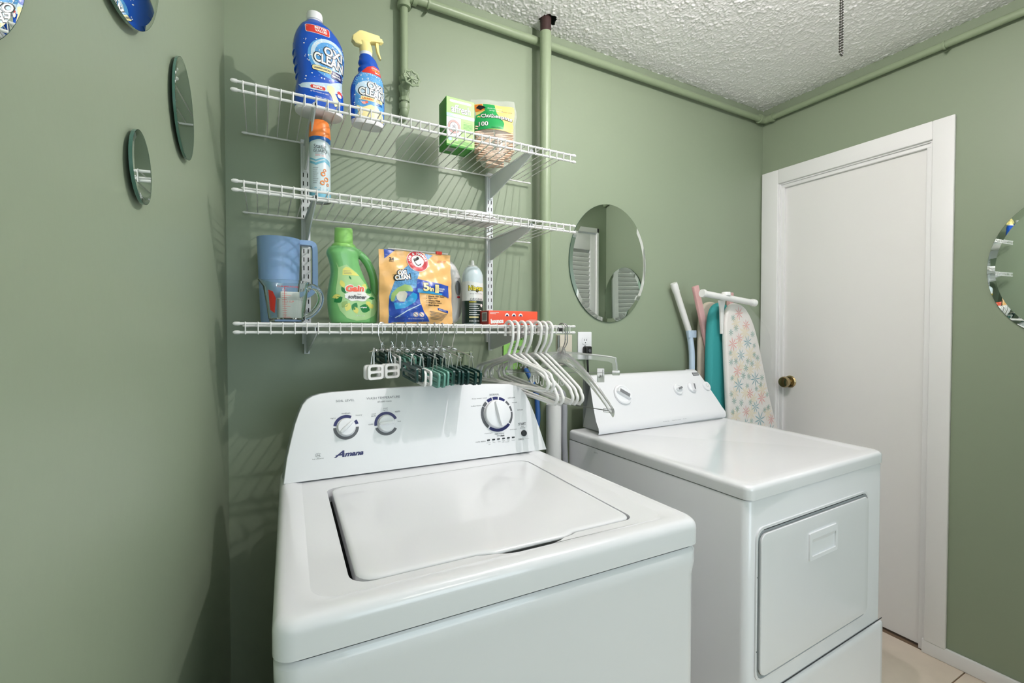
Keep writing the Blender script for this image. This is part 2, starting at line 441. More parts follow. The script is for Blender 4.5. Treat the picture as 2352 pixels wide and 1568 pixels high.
b = MB(); b.lathe([(0.0, 0), (.031, 0), (.031, -.004), (.026, -.009), (.012, -.011), (.0105, -.026), (.014, -.031), (.024, -.036), (.0275, -.046), (.0275, -.056), (.024, -.062), (.012, -.066), (0.0, -.0665)],
                  (XR+.023, ky, kz), 36, 'x')
kn = b.build('door_knob', 'brass', dr, dl, label='aged brass round knob')
b = MB(); b.box(XR-.012, XR, -2.6, DY0-.0, 0, .056, .003); struct(b.build('baseboard_right', 'trim'))
b = MB(); b.box(xl(YB), XR, YB-.012, YB, 0, .056, .003); struct(b.build('baseboard_back', 'trim'))

# louvred doors in the partition (seen only in the mirrors)
def louvre_door(x0, x1, label, n):
    t = struct(thing('door_%d' % n, label, 'door', (x0, YF, 0))); del t['category']
    b = MB()
    b.box(0, .05, -.032, -.004, .02, 2.03, .002); b.box(x1-x0-.05, x1-x0, -.032, -.004, .02, 2.03, .002)
    b.box(.05, x1-x0-.05, -.032, -.004, 1.91, 2.03, .002); b.box(.05, x1-x0-.05, -.032, -.004, .02, .18, .002); b.box(.05, x1-x0-.05, -.032, -.004, .93, 1.02, .002)
    b.build('door_frame', 'trim', t)
    b = MB(); b.box(.05, x1-x0-.05, -.042, -.036, .03, 2.0); b.build('backing', 'trim', t)
    sm = None; z = .20
    while z < 1.90:
        if not (.90 < z < 1.03):
            if sm is None:
                s = MB(); s.box(.05, x1-x0-.05, -.004, .003, -.021, .021, .002)
                s.xf(Matrix.Translation((0, -.018, 0)) @ Matrix.Rotation(rad(-32), 4, 'X'))
                sm = s.build('slat', 'trim', t); sm.location = (0, 0, z); sl = sm
            else:
                sl = sm.copy(); C.objects.link(sl); sl.parent = t; sl.location = (0, 0, z)
        z += .034
for i, (a, c, l) in enumerate(((1.919, 2.241, 'white louvred door panel beside the room corner, seen in the mirrors'),)):
    louvre_door(a, c, l, i+2)
b = MB(); b.box(2.243, 2.262, YF-.1, YF+.012, 0, 2.075, .002); b.box(-.10, 2.262, YF-.1, YF+.012, 2.04, 2.075, .002)
struct(b.build('trim_1', 'trim'))

# unseen hall window, added to frame the fill light behind the camera
wd = struct(thing('window_1', 'unseen hall window added to frame the fill light behind the camera', 'window', (.9, -2.6, 1.45))); del wd['category']
b = MB(); b.plate(rrect(-.93, .93, -.83, .83, .01), [rrect(-.86, .86, -.76, .76, .01)], 0, .04, lambda u, v, h: (u, h, v)); b.box(-.02, .02, 0, .04, -.76, .76); b.build('window_frame', 'trim', wd)

# ------------------------------------------------------------------ pipes
PZ, PY, PR = 2.389, 1.524, 0.0145
def pipe_thing(name, label, cat='pipe'):
    return thing(name, label, cat)
t = thing('water_pipe', 'green painted water pipe running just under the ceiling along both walls', 'pipe', (1.3, PY, PZ))
o_ = (1.3, PY, PZ)
cx_, cy_ = XR-.028, YB-.028
b = MB(); b.tube([(.418, PY, PZ), (cx_-.03, PY, PZ)], PR, 16); b.build('pipe_run', 'pipe', t, o_)
b = MB(); b.tube([(cx_, cy_-.03, PZ), (cx_, .28, PZ)], PR, 16); b.build('pipe_run', 'pipe', t, o_)
b = MB(); b.tube(smooth_path([(cx_-.045, cy_, PZ), (cx_-.02, cy_, PZ), (cx_-.006, cy_-.006, PZ), (cx_, cy_-.02, PZ), (cx_, cy_-.045, PZ)], 5), .0185, 16)
b.tube([(cx_-.048, cy_, PZ), (cx_-.036, cy_, PZ)], .0215, 16); b.tube([(cx_, cy_-.036, PZ), (cx_, cy_-.048, PZ)], .0215, 16)
b.build('elbow', 'pipe', t, o_)
b = MB(); b.tube(smooth_path([(.455, PY, PZ), (.432, PY, PZ), (.421, PY, PZ-.006), (.418, PY, PZ-.02), (.418, PY, PZ-.04)], 5), .019, 16)
b.tube([(.46, PY, PZ), (.446, PY, PZ)], .0215, 16); b.tube([(.418, PY, PZ-.03), (.418, PY, PZ-.043)], .0215, 16); b.build('elbow', 'pipe', t, o_)
def strap(p, ax):
    b = MB(); pts = []
    for a in range(-40, 221, 20):
        c, s = math.cos(rad(a))*.0165, -math.sin(rad(a))*.0165
        pts.append((p[0], p[1]+c, p[2]+s) if ax == 'x' else (p[0]+c, p[1], p[2]+s))
    b.tube(pts, .0045, 6, flat=.35)
    if ax == 'x': b.add([(p[0]-.006, YB-.001, p[2]-.012), (p[0]+.006, YB-.001, p[2]-.012), (p[0]+.002, p[1]-.004, p[2]-.036), (p[0]-.004, p[1]-.004, p[2]-.034)], [(0, 1, 2, 3)])
    else: b.add([(XR-.001, p[1]-.012, p[2]-.012), (XR-.001, p[1]+.012, p[2]-.012), (p[0]-.004, p[1], p[2]-.032)], [(0, 1, 2)])
    b.build('pipe_strap', 'pipe', t, o_)
strap((.50, PY, PZ), 'x'); strap((cx_, .80, PZ), 'y')
# drop with gate valve
t = thing('valve_pipe', 'short green painted vertical pipe with a round-handled gate valve', 'pipe', (.418, PY, 2.2)); o_ = (.418, PY, 2.2)
b = MB(); b.tube([(.418, PY, 2.345), (.418, PY, 2.118)], .0125, 16); b.tube([(.418, PY, 2.048), (.418, PY, 2.022)], .0125, 16); b.build('pipe_run', 'pipe', t, o_)
b = MB(); b.lathe([(0, -.036), (.017, -.036), (.018, -.026), (.014, -.022), (.014, -.008), (.019, 0), (.019, .012), (.013, .018), (.013, .026), (.0175, .03), (.0175, .042), (0, .042)], (.418, PY, 2.078), 8)
b.tube([(.418, PY-.005, 2.085), (.424, PY-.050, 2.093)], [.014, .008], 12); b.tube([(.424, PY-.045, 2.092), (.425, PY-.052, 2.093)], .011, 6)
b.build('valve_body', 'pipe', t, o_)
b = MB(); V0 = Vector((.426, PY-.058, 2.094)); n_ = Vector((.12, -.97, .2)).normalized(); a_ = n_.cross(Vector((0, 0, 1))).normalized(); c_ = n_.cross(a_)
b.tube([V0+(a_*math.cos(k*PI/16)+c_*math.sin(k*PI/16))*(.0255+.0022*math.cos(8*k*PI/16)) for k in range(32)], .0034, 8, closed=True)
for k in range(8): q = a_*math.cos(k*PI/4)+c_*math.sin(k*PI/4); b.tube([V0+q*.006-n_*.001, V0+q*.0245], .0022, 6)
b.tube([V0-n_*.004, V0+n_*.003], .0065, 12)
b.build('handwheel', 'pipe', t, o_)
b = MB(); b.lathe([(0, -.012), (.015, -.012), (.0175, -.006), (.0175, .006), (.014, .01), (0, .01)], (.418, PY, 2.028), 16)
b.tube(smooth_path([(.418, PY, 2.02), (.418, PY+.003, 2.008), (.418, YB, 2.0)], 5), .0145, 12); b.build('elbow', 'pipe', t, o_)
# tall vertical pipe
t = thing('riser_pipe', 'thick green painted vertical pipe running from floor into the ceiling hole', 'pipe', (HX-.010, HY, 1.2)); o_ = (HX-.010, HY, 1.2)
b = MB(); b.tube([(HX-.010, HY, 0.0), (HX-.010, HY, 2.405)], .0215, 24); b.build('pipe_run', 'pipe', t, o_)
b = MB(); b.tube([(HX-.010, HY, 2.40), (HX-.010, HY, 2.53)], .0205, 20); b.build('bare_pipe_end', 'rust', t, o_, label='bare rusty brown top of the pipe')
# pvc standpipe
t = thing('standpipe', 'white plastic drain standpipe with printed lettering between the machines', 'pipe', (.975, 1.44, .5)); o_ = (.975, 1.44, .5)
PX_, PYY_ = .948, 1.435
b = MB(); b.lathe([(.0285, 0), (.0285, 1.02), (.025, 1.02), (.025, .9), (0, .9)], (PX_, PYY_, 0), 28); b.build('pipe_run', 'pvc', t, o_)
def pvcf(u, v, h=0):
    a = rad(-90+28)+u/.0285; return (PX_+(.0285+h)*math.cos(a)-o_[0], PYY_+(.0285+h)*math.sin(a)-o_[1], v-o_[2])
text('lettering', 'ASTM D2665 PVC-DWV 2 IN', .012, .90, .008, pvcf, M['dgprint'], t, w=.17, rot=-90, mx=.004, bold=.02)
# hoses
def hose(name, label, pts, r, m):
    P = smooth_path(pts, 8); t = MB(); o0 = tuple(P[0]); t.tube(P, r, 12)
    o = t.build(name, m, None, o0); props(o, label, 'hose'); return o
hose('drain_hose', 'grey corrugated drain hose hooked into the white standpipe', [(.952, 1.435, .98), (.956, 1.435, 1.04), (.985, 1.435, 1.06), (.992, 1.43, 1.0), (.988, 1.425, .9), (.990, 1.42, .8), (.985, 1.40, .7), (.94, 1.38, .4), (.8, 1.36, .2)], .0115, 'hosegrey')
hose('inlet_hose', 'blue water inlet hose looping down behind the white hangers', [(.868, 1.505, 1.145), (.862, 1.47, 1.13), (.872, 1.455, 1.09), (.885, 1.45, 1.03), (.86, 1.43, .9), (.7, 1.4, .6)], .0095, 'hoseblue')
# taps
def tap(x, z, label, col):
    t = thing('washer_tap', label, 'tap', (x, YB, z))
    b = MB(); b.lathe([(0, 0), (.018, 0), (.018, -.006), (.011, -.008), (.011, -.045), (0, -.045)], (0, 0, 0), 16, 'y'); b.tube([(0, -.038, .028), (0, -.038, -.03)], [.009, .012], 12); b.build('tap_body', 'pipe', t)
    b = MB(); b.tube([(0, -.038, .024), (0, -.038, .036)], .005, 10); b.tube([(-.024, -.038, .040), (.024, -.038, .040)], .0045, 10); b.lathe([(0, -.006), (.007, -.004), (.007, .004), (0, .006)], (-.024, -.038, .040), 10, 'x'); b.lathe([(0, -.006), (.007, -.004), (.007, .004), (0, .006)], (.024, -.038, .040), 10, 'x'); b.build('tap_handle', 'pipe', t)
    b = MB(); b.lathe([(0, -.052), (.014, -.052), (.015, -.03), (0, -.03)], (0, -.038, 0), 12); b.build('hose_coupling', 'steel', t)
    if col:
        b = MB(); b.tube(smooth_path([(0, -.038, -.05), (.002, -.04, -.07), (.02, -.05, -.085), (.035, -.06, -.14), (.01, -.09, -.4)], 6), .011, 12); b.build('hot_hose', col, t)
    return t
tap(.625, 1.172, 'small painted wall tap behind the clip hangers', 'hosered')
tap(.868, 1.19, 'small wall tap half hidden behind the white hangers', None)

# ------------------------------------------------------------------ wall plates and outlet
t = thing('wall_outlet', 'white duplex power outlet on the green wall below the oval mirror', 'outlet', (1.175, YB, 1.231))
yf = planefn((0, 0, 0), (1, 0, 0), (0, 0, 1))
b = MB(); b.box(-.035, .035, -.006, 0, -.057, .057, .003); b.build('cover_plate', 'white2', t)
for s in (1, -1):
    b = MB(); b.plate(rquad([(-.0165, s*.0195-.014), (.0165, s*.0195-.014), (.0165, s*.0195+.014), (-.0165, s*.0195+.014)], .009), [], .005, .008, lambda u, v, h: (u, -h, v)); rc = b.build('receptacle', 'white2', t)
    if s > 0:
        for sx in (-.0062, .0062): shape('slot', rrect(sx-.0012, sx+.0012, .019, .0275, .0004), lambda u, v, h: (u, -.008-h, v), M['bprint'], rc)
        shape('slot', ell(0, .0125, .0024, .0026), lambda u, v, h: (u, -.008-h, v), M['bprint'], rc)
shape('screw', ell(0, 0, .0022, .0022), lambda u, v, h: (u, -.006-h, v), M['steel'], t)
t = thing('power_plug', 'black power plug in the lower half of the outlet with its cord', 'plug', (1.175, YB-.009, 1.211))
b = MB(); b.box(-.016, .016, -.026, 0, -.018, .018, .006); b.build('plug_body', 'black', t)
b = MB(); b.plate(ell(0, 0, .006, .007), [], .026, .030, lambda u, v, h: (u, -h, v)); b.build('button', 'dgprint', t)
b = MB(); b.tube(smooth_path([(0, -.013, -.014), (0, -.014, -.045), (.004, -.014, -.12), (.01, -.012, -.3), (.02, -.012, -.7)], 6), .0042, 10); b.build('cord', 'black', t)
t = thing('blank_plate', 'beige blank wall plate behind the clear hangers', 'wall plate', (1.072, YB, 1.215))
b = MB(); b.box(-.037, .037, -.008, 0, -.062, .062, .002); b.build('cover_plate', 'tagplastic', t)
b = MB(); b.box(-.037, -.027, -.016, -.008, -.06, .06, .002); b.build('metal_edge', 'steel', t)
for z in (-.042, .042): shape('screw', ell(.005, z, .0025, .0025), lambda u, v, h: (u, -.008-h, v), M['steel'], t)
# green paper notice
t = thing('paper_notice', 'light green paper notice hanging behind the white hangers', 'notice', (.843, YB-.003, 1.21))
nf = lambda u, v, h=0: (u, -h-.004*math.sin((v+.07)*20), v)
shape('sheet', rrect(-.048, .048, -.065, .075, .002), nf, M['tagpaper'], t, .001, mx=.02)
text('lettering', 'IMPORTANT', 0, .052, .010, nf, M['bprint'], t, w=.082, off=.002, bold=.02, mx=.02)
for i in range(5): shape('text_line', [(-.02, .034-i*.006), (.02-.004*(i % 2), .034-i*.006), (.02-.004*(i % 2), .0355-i*.006), (-.02, .0355-i*.006)], nf, M['bprint'], t, .002)
text('lettering', '(US)', -.005, -.02, .02, nf, M['leaf'], t, off=.002, mx=.02)

# ------------------------------------------------------------------ mirrors
def mirror(name, label, loc, ux, rx, rz, bev, tilt=(0, 0), sticker=False, th=.005, gap=.002):
    """loc: centre on the wall; ux: horizontal direction of the mirror seen from the room (local x)"""
    ux = Vector(ux).normalized(); nz = ux.cross(Vector((0, 0, 1)))           # out of the wall
    t = thing(name, label, 'mirror', loc)
    uxx = (ux+nz*tilt[0]).normalized(); uz = (Vector((0, 0, 1))+nz*tilt[1]).normalized()
    base = abs(tilt[0])*rx+abs(tilt[1])*rz+gap
    nn = uxx.cross(uz)
    fn = lambda u, v, h: tuple(uxx*u+uz*v+nn*h+nz*base)
    N = 96
    def ring(d, h): return [fn((rx-d)*math.cos(2*PI*k/N), (rz-d)*math.sin(2*PI*k/N), h) for k in range(N)]
    b = MB(); b.loft([ring(bev, th)], False, True); b.build('mirror_glass', 'mirror', t, fix=False)
    if bev > 0:
        b = MB(); b.loft([ring(.0004, th-bev*.045), ring(bev, th+.00005)], False, False); b.build('bevelled_rim', 'mirror', t, fix=False)
    e = max(0.0, th-bev*.045) if bev else th
    b = MB(); b.loft([ring(.0, -.0), ring(0, e)], True, False); b.build('glass_edge', 'medge', t)
    b = MB(); b.lathe([(0, -base), (.6*min(rx, rz), -base), (.6*min(rx, rz), 0), (0, 0)], (0, 0, 0), 24)
    q = [tuple(uxx*p[0]+uz*p[1]+nz*(p[2]+base)) for p in b.v]; b.v = q; b.build('backing', 'rubber', t)
    return t, fn
mirror('oval_mirror', 'large oval mirror on the back wall right of the shelves', (1.302, YB, 1.578), (1, 0, 0), .2075, .249, .016)
tm, fn = mirror('oval_mirror', 'oval mirror on the right wall beside the door, cut off by the right edge', (XR, .470, 1.512), (0, -1, 0), .205, .249, .022, (0, .017), gap=.001)
def left_mirror(s, z, r, label, tilt=(0, 0), bev=.006, gap=.004):
    L = math.sqrt(1+K*K); u = Vector((K/L, 1/L, 0))
    p = Vector((xl(YB), YB, 0))-u*s
    return mirror('round_mirror', label, (p.x, p.y, z), u, r, r, bev, tilt, gap=gap, th=.004)[0]
left_mirror(.555, 1.675, .083, 'round mirror on the left wall nearest the shelves', (-.02, -.01), gap=.002)
left_mirror(.806, 1.494, .0455, 'smallest round mirror on the left wall, lowest of the group', (-.03, -.02), gap=.002)
left_mirror(.886, 1.792, .149, 'large round mirror on the left wall cut by the top of the picture', (.03, 0), gap=.001)
left_mirror(1.190, 1.572, .12, 'round mirror at the far left edge, almost out of the picture', gap=.002)

# ------------------------------------------------------------------ ceiling lamp, added fill globe and pull chain
LX, LY = .91, .60
t = thing('ceiling_lamp', 'bare-bulb ceiling lamp just above the picture', 'lamp', (LX, LY, ZC-.002))
b = MB(); b.lathe([(0, 0), (.055, 0), (.055, -.012), (.03, -.028), (.021, -.03), (.021, -.055), (0, -.055)], (0, 0, 0), 32); b.build('lampholder', 'white2', t)
b = MB(); b.tube([(0, 0, -.05), (0, 0, -.108)], .008, 12); b.build('bulb_stem', 'white2', t)
b = MB(); b.lathe([(.009*math.sin(rad(a)), -.108+.009*math.cos(rad(a))) for a in range(0, 181, 15)], (0, 0, 0), 24); b.build('bulb', 'bulb', t)
pl = bpy.data.lights.new('lamp_light', 'POINT'); pl.energy = BULB_W; pl.shadow_soft_size = .008; pl.color = (1.0, .93, .94)
po = bpy.data.objects.new('lamp_light', pl); C.objects.link(po); po.location = (LX, LY, ZC-.002-.128)
t = thing('ceiling_lamp', 'opal globe lamp added as fill light, just above the picture', 'lamp', (1.32, .41, ZC-.002))  # added fill lamp, brightens the right side of the room and the ceiling
b = MB(); b.lathe([(0, 0), (.06, 0), (.06, -.015), (.04, -.03), (0, -.03)], (0, 0, 0), 32); b.build('lampholder', 'white2', t)
b = MB(); b.lathe([(0, -.03), (.035, -.032)]+[(.095*math.sin(rad(a)), -.125+.095*math.cos(rad(a))) for a in range(25, 180, 12)]+[(0, -.22)], (0, 0, 0), 32); b.build('globe', 'globe', t)
t = thing('pull_chain', 'looped dark metal ball pull chain hanging from the ceiling lamp', 'chain', (.992, .499, 1.822))
bead = None
def beadmesh():
    b = MB(); b.lathe([(0, -.0023), (.0013, -.0020), (.0022, -.0009), (.0022, .0009), (.0013, .0020), (0, .0023)], (0, 0, 0), 8); return b
M['chain'] = mat('dark nickel chain', (120, 118, 116), 0.3, metal=1.0)
zz = 0
npts = []
for i in range(62):
    z = .006+i*.0052; a = max(0, 1-i/26)
    npts.append((-.0035-.0012*a, 0, z)); npts.append((.0035+.0012*a, .0006, z))
npts += [(-.0015, 0, .0015), (.0025, 0, .001)]
for p in npts:
    if bead is None: bead = beadmesh().build('bead', M['chain'], t); bead.location = p
    else: c = bead.copy(); C.objects.link(c); c.parent = t; c.location = p
b = MB(); b.tube([(-.0035, 0, .325), (-.0035, 0, .62)], .0015, 6); b.tube([(.0035, 0, .325), (.0035, 0, .62)], .0015, 6); b.lathe([(0, .612), (.012, .614), (.012, .632), (0, .632)], (0, 0, 0), 16); b.build('upper_chain', M['chain'], t)

# ------------------------------------------------------------------ washer
WF = [(.006, .590), (.706, .576), (.708, 1.262), (.036, 1.275)]          # footprint FL, FR, RR, RL
wo = (.36, .92, 0)
t = thing('washing_machine', 'white top-load washing machine with flat lid and rounded control console', 'washer', wo)
b = MB()
c0 = inset(WF, .004, .004, .004, 0)
b.loft([rquad(c0, .03, .02), rquad(c0, .03, .845), rquad(inset(WF, .001, .001, .001, 0), .03, .868), rquad(inset(WF, .001, .001, .001, 0), .03, .889), rquad(inset(WF, .005, .005, .006, 0), .028, .8965)])
b.build('cabinet', 'white', t, wo)
b = MB(); c2 = inset(WF, .009, .009, .010, 0); b.loft([rquad(c2, .025, .885), rquad(c2, .025, .906)]); b.build('seam', 'dark', t, wo)
# deck: rounded shoulder rings, then flat top with the lid opening
ZD = .945
b = MB()
rg = [rquad(WF, .026, .9015), rquad(WF, .026, .930)]
for i in range(1, 7):
    a = i/6*PI/2; d = .014*(1-math.cos(a)); rg.append(rquad(inset(WF, d, d, d, 0), .026, .930+.017*math.sin(a)))
outer3 = inset(WF, .028, .028, .030, 0)
rg.append(rquad(outer3, .03, .9475)); top_in = inset(WF, .046, .046, .043, 0)
rg.append(rquad(top_in, .035, ZD-.0015))
b.loft(rg, False, False)
top2 = rquad(top_in, .035)
# lid outline with the front tab
LF = [(.112, .652), (.598, .643), (.617, 1.075), (.130, 1.075)]
def lidout(g, tabw=0.0, notch=False):
    c = [(LF[0][0]-g, LF[0][1]-g), (LF[1][0]+g, LF[1][1]-g), (LF[2][0]+g, LF[2][1]+g), (LF[3][0]-g, LF[3][1]+g)]
    r = rquad(c, [.030, .022, .030, .022])                       # begins with FL corner arc
    k = 7
    fl = r[:k]; rest = r[k:]
    def fy(x): return c[0][1]+(x-c[0][0])*(c[1][1]-c[0][1])/(c[1][0]-c[0][0])
    tab = []
    for x, d in ((.290-g, 0), (.302-g, -.0045), (.318, -.0085)): tab.append((x, fy(x)+d))
    if notch:
        for i in range(1, 12): x = .318+(.440-.318)*i/12; tab.append((x, fy(x)-.0085-.0125*math.sin(PI*i/12)**.7))
    for x, d in ((.440, -.0085), (.456+g, -.0045), (.466+g, 0)): tab.append((x, fy(x)+d))
    return fl+tab+rest
def lidout2(g, din):
    c = [(LF[0][0]-g, LF[0][1]-g), (LF[1][0]+g, LF[1][1]-g), (LF[2][0]+g, LF[2][1]+g), (LF[3][0]-g, LF[3][1]+g)]
    r = rquad(c, [.030, .022, .030, .022]); fl = r[:7]; rest = r[7:]
    def fy(x): return c[0][1]+(x-c[0][0])*(c[1][1]-c[0][1])/(c[1][0]-c[0][0])
    tab = [(x, fy(x)+d) for x, d in ((.290-g, 0), (.302-g, -.0045), (.318, -.0085))]
    for i in range(1, 14): x = .318+(.446-.318)*i/14; tab.append((x, fy(x)-.0085+din*min(1, math.sin(PI*i/14)*1.3)))
    tab += [(x, fy(x)+d) for x, d in ((.446, -.0085), (.456+g, -.0045), (.466+g, 0))]
    return fl+tab+rest
opening = lidout(.0035, notch=True)
opening = [(x-.006 if (x < .14) else x, y) for x, y in opening]
b2 = MB(); b2.plate(top2, [opening], ZD-.0015, ZD-.0015)
fs = [f for f in b2.f]; b.add(b2.v, fs)
b.loft([[(x, y, ZD-.0015) for x, y in opening], [(x, y, ZD-.030) for x, y in opening]], False, False)
b.build('deck', 'white', t, wo)
b = MB(); b.plate([(x, y) for x, y in lidout(.012)], [], ZD-.034, ZD-.031); b.build('tub_opening', 'dark', t, wo)
b = MB(); lo = lidout(0.0)
cxl, cyl = .364, .86
def sc(r, k, z): return [(cxl+(x-cxl)*(1-k/.25), cyl+(y-cyl)*(1-k/.22), z) for x, y in r]
lo = lidout2(0, 0); lu = lidout2(0, .028)
b.loft([sc(lu, .0, ZD-.024), sc(lu, .0, ZD-.0052), sc(lidout2(0, .010), .0, ZD-.0050), sc(lo, 0, ZD-.0046), sc(lo, 0, ZD-.0030), sc(lo, .0012, ZD-.0012), sc(lo, .004, ZD+.0005), sc(lo, .010, ZD+.0010), sc(lo, .03, ZD+.0012), sc(lo, .10, ZD+.0018)], True, True)
b.build('lid', 'white', t, wo)
# console
P0 = Vector((.038, 1.145, .9475)); UX = Vector((.99976, -.0218, 0)); UY = Vector((0, .27, .963)).normalized()
cf0 = planefn(P0, UX, UY)
cf = lambda u, v, h=0.0: tuple(Vector(cf0(u, v, h))-Vector(wo))
out = [(0, 0), (.008, .055), (.0172, .096), (.026, .131), (.0338, .154), (.0425, .1745), (.052, .186), (.065, .1935), (.082, .198), (.107, .2005), (.20, .2030), (.3234, .2038), (.43, .2025), (.5385, .200), (.59, .1965), (.6115, .1905), (.6275, .180), (.640, .164), (.650, .140), (.661, .106), (.672, .060), (.6855, 0)]
ccx, ccy = .34, .09
def cring(k, h): return [cf0(ccx+(u-ccx)*(1-k/.34), (v if v <= 0 else ccy+(v-ccy)*(1-k/.11)) if v > 0 else 0, h) for u, v in out]
b = MB(); b.loft([cring(0, -.010), cring(0, -.003), cring(.0015, -.0006), cring(.004, 0)], False, True); b.build('control_panel', 'white2', t, wo)
b = MB(); Vb = []
front = cring(.0005, -.008); back = [(p[0]+(.002 if p[0] < .3 else -.002), 1.272, max(.93, p[2]-.012)) for p in front]; back2 = [(p[0], 1.20+.35*(p[1]-1.145)+.02, p[2]-.002) for p in front]
b.loft([front, back2, back], True, True); b.build('console_back', 'appgrey', t, wo)
def dial(u, v, r, ang, name, big=False):
    b = MB(); N = 40
    prof = [(1.0, .001), (1.0, .008), (.96, .0105), (.90, .0115)] if not big else [(1.0, .001), (1.0, .010), (.97, .0125), (.92, .0135)]
    b.loft([[cf(u+r*k*math.cos(2*PI*i/N), v+r*k*math.sin(2*PI*i/N), h) for i in range(N)] for k, h in prof]); d = b.build(name, 'white2', t)
    b = MB(); a = rad(ang); c, s = math.cos(a), math.sin(a); h0 = .011 if not big else .013
    def g(x, y, h): return cf(u+x*c-y*s, v+x*s+y*c, h)
    L, w = r*1.12 if not big else r*.95, r*.25
    rings = []
    for x, ww, hh in ((-r*.95, .4, 0), (-r*.88, .8, .006), (-r*.3, 1, .011), (L*.55, .8, .011), (L*.9, .35, .009), (L, .15, .002)):
        rings.append([g(x, -w*ww, h0-.002), g(x, -w*ww*.55, h0+hh), g(x, w*ww*.55, h0+hh), g(x, w*ww, h0-.002)])
    b.loft(rings); b.build('grip', 'white2', d)
    return d
def dring(u, v, r0, r1, segs, m, par):
    for a0, a1 in segs: shape('dial_ring', ringseg(u, v, r0, r1, a0, a1, n=max(4, int(abs(a1-a0)/9))), cf, M[m], par, .0005)
d1 = (.1380, .1130); d2 = (.2335, .1135); d3 = (.5400, .1130)
dring(*d1, .0225, .0295, [(62, 170), (12, 34)], 'navy', t); dring(*d1, .0225, .0295, [(180, 358)], 'dgprint', t)
dring(*d2, .0225, .0295, [(22, 188)], 'navy', t); dring(*d2, .0225, .0295, [(200, 330)], 'dgprint', t)
dring(*d3, .0405, .049, [(104, 124), (80, 100), (52, 75), (233, 318)], 'navy', t)
dring(*d3, .0405, .049, [(130, 148), (150, 228), (29, 46), (6, 24), (-38, 4)], 'dgprint', t)
dial(d1[0], d1[1], .0205, 40, 'selector_dial'); dial(d2[0], d2[1], .0205, 2, 'selector_dial'); dial(d3[0], d3[1], .0385, -84, 'cycle_dial', True)
b = MB(); N = 24
b.loft([[cf(.6165+.0085*k*math.cos(2*PI*i/N), .0525+.0085*k*math.sin(2*PI*i/N), h) for i in range(N)] for k, h in ((1, .0005), (1, .004), (.85, .0055), (.6, .0058))]); b.build('start_button', 'rubber', t)
for i in range(6):
    u = .5055+i*.0152; b = MB(); b.loft([[cf(*p, .0003) for p in rrect(u-.0042, u+.0042, .0425, .0462, .0015, 3)], [cf(*p, .0018) for p in rrect(u-.0042, u+.0042, .0425, .0462, .0015, 3)]]); b.build('indicator_light', 'rubber', t)
TX = lambda s, u, v, h, m, **k: text('lettering', s, u, v, h, cf, M[m], t, **k)
TX('SOIL LEVEL', .1385, .1775, .0052, 'gprint', w=.043); TX('WASH TEMPERATURE', .2305, .1790, .0056, 'gprint', w=.083); TX('all cold rinses', .2325, .1695, .004, 'dgprint', w=.035)
for s, u, v, w in (('light', .1095, .1365, .012), ('medium', .1385, .1465, .020), ('heavy', .1690, .1395, .015), ('cold', .196, .1150, .011), ('cool', .204, .1400, .010), ('darks', .204, .1350, .012), ('cool', .2335, .1520, .010), ('lights', .2335, .1470, .012), ('warm', .263, .1410, .013), ('hot', .2665, .1165, .008),
                   ('deep water wash', .492, .1600, .046), ('bulky items', .480, .1400, .030), ('cold wash', .591, .1560, .023), ('normal', .599, .1420, .016), ('delicate', .614, .1195, .018), ('rinse/spin', .508, .0625, .024), ('clean washer', .541, .0590, .030), ('with', .537, .0535, .010), ('drain/spin', .585, .0660, .023)):
    TX(s, u, v, .0034 if w > .012 else .0032, 'dgprint', w=w)
TX('fresh', .549, .0525, .0046, 'bprint', w=.012, shear=.3, bold=.03)
TX('NORMAL', .539, .1680, .0055, 'gprint', w=.030); TX('START', .6150, .0790, .0070, 'dgprint', w=.024, bold=.02); TX('Press', .6150, .0720, .0028, 'gprint'); TX('Unlock lid', .6150, .0680, .003, 'gprint', w=.016)
TX('CANCEL', .6060, .0370, .0048, 'dgprint', w=.018); shape('rule_line', [(.617, .0363), (.632, .0363), (.632, .0367), (.617, .0367)], cf, M['gprint'], t)
TX('cycle status', .482, .0425, .0048, 'dgprint', w=.029)
for s, u, v, w in (('sensing/', .505, .0370, .012), ('fill', .507, .0330, .005), ('wash', .5215, .0370, .008), ('rinse', .537, .0370, .008), ('final', .551, .0380, .007), ('spin', .566, .0380, .007), ('lock complete', .5565, .0340, .022), ('locked', .5810, .0370, .010)): TX(s, u, v, .0024, 'gprint', w=w)
TX('mana', .1535, .0482, .0085, 'navy', w=.044, shear=.35, bold=.045); TX('A', .1195, .0515, .0150, 'navy', w=.024, shear=.45, bold=.03)
shape('logo_stroke', [(.1115, .0488), (.1345, .0500), (.1345, .0512), (.1115, .0500)], cf, M['navy'], t)
TX('he', .0740, .0545, .0055, 'dgprint', shear=.2); TX('high efficiency', .0735, .0462, .0028, 'dgprint', w=.025)
shape('emblem', ringseg(.0740, .0545, .0058, .0064, 20, 330, .75, 20), cf, M['dgprint'], t)

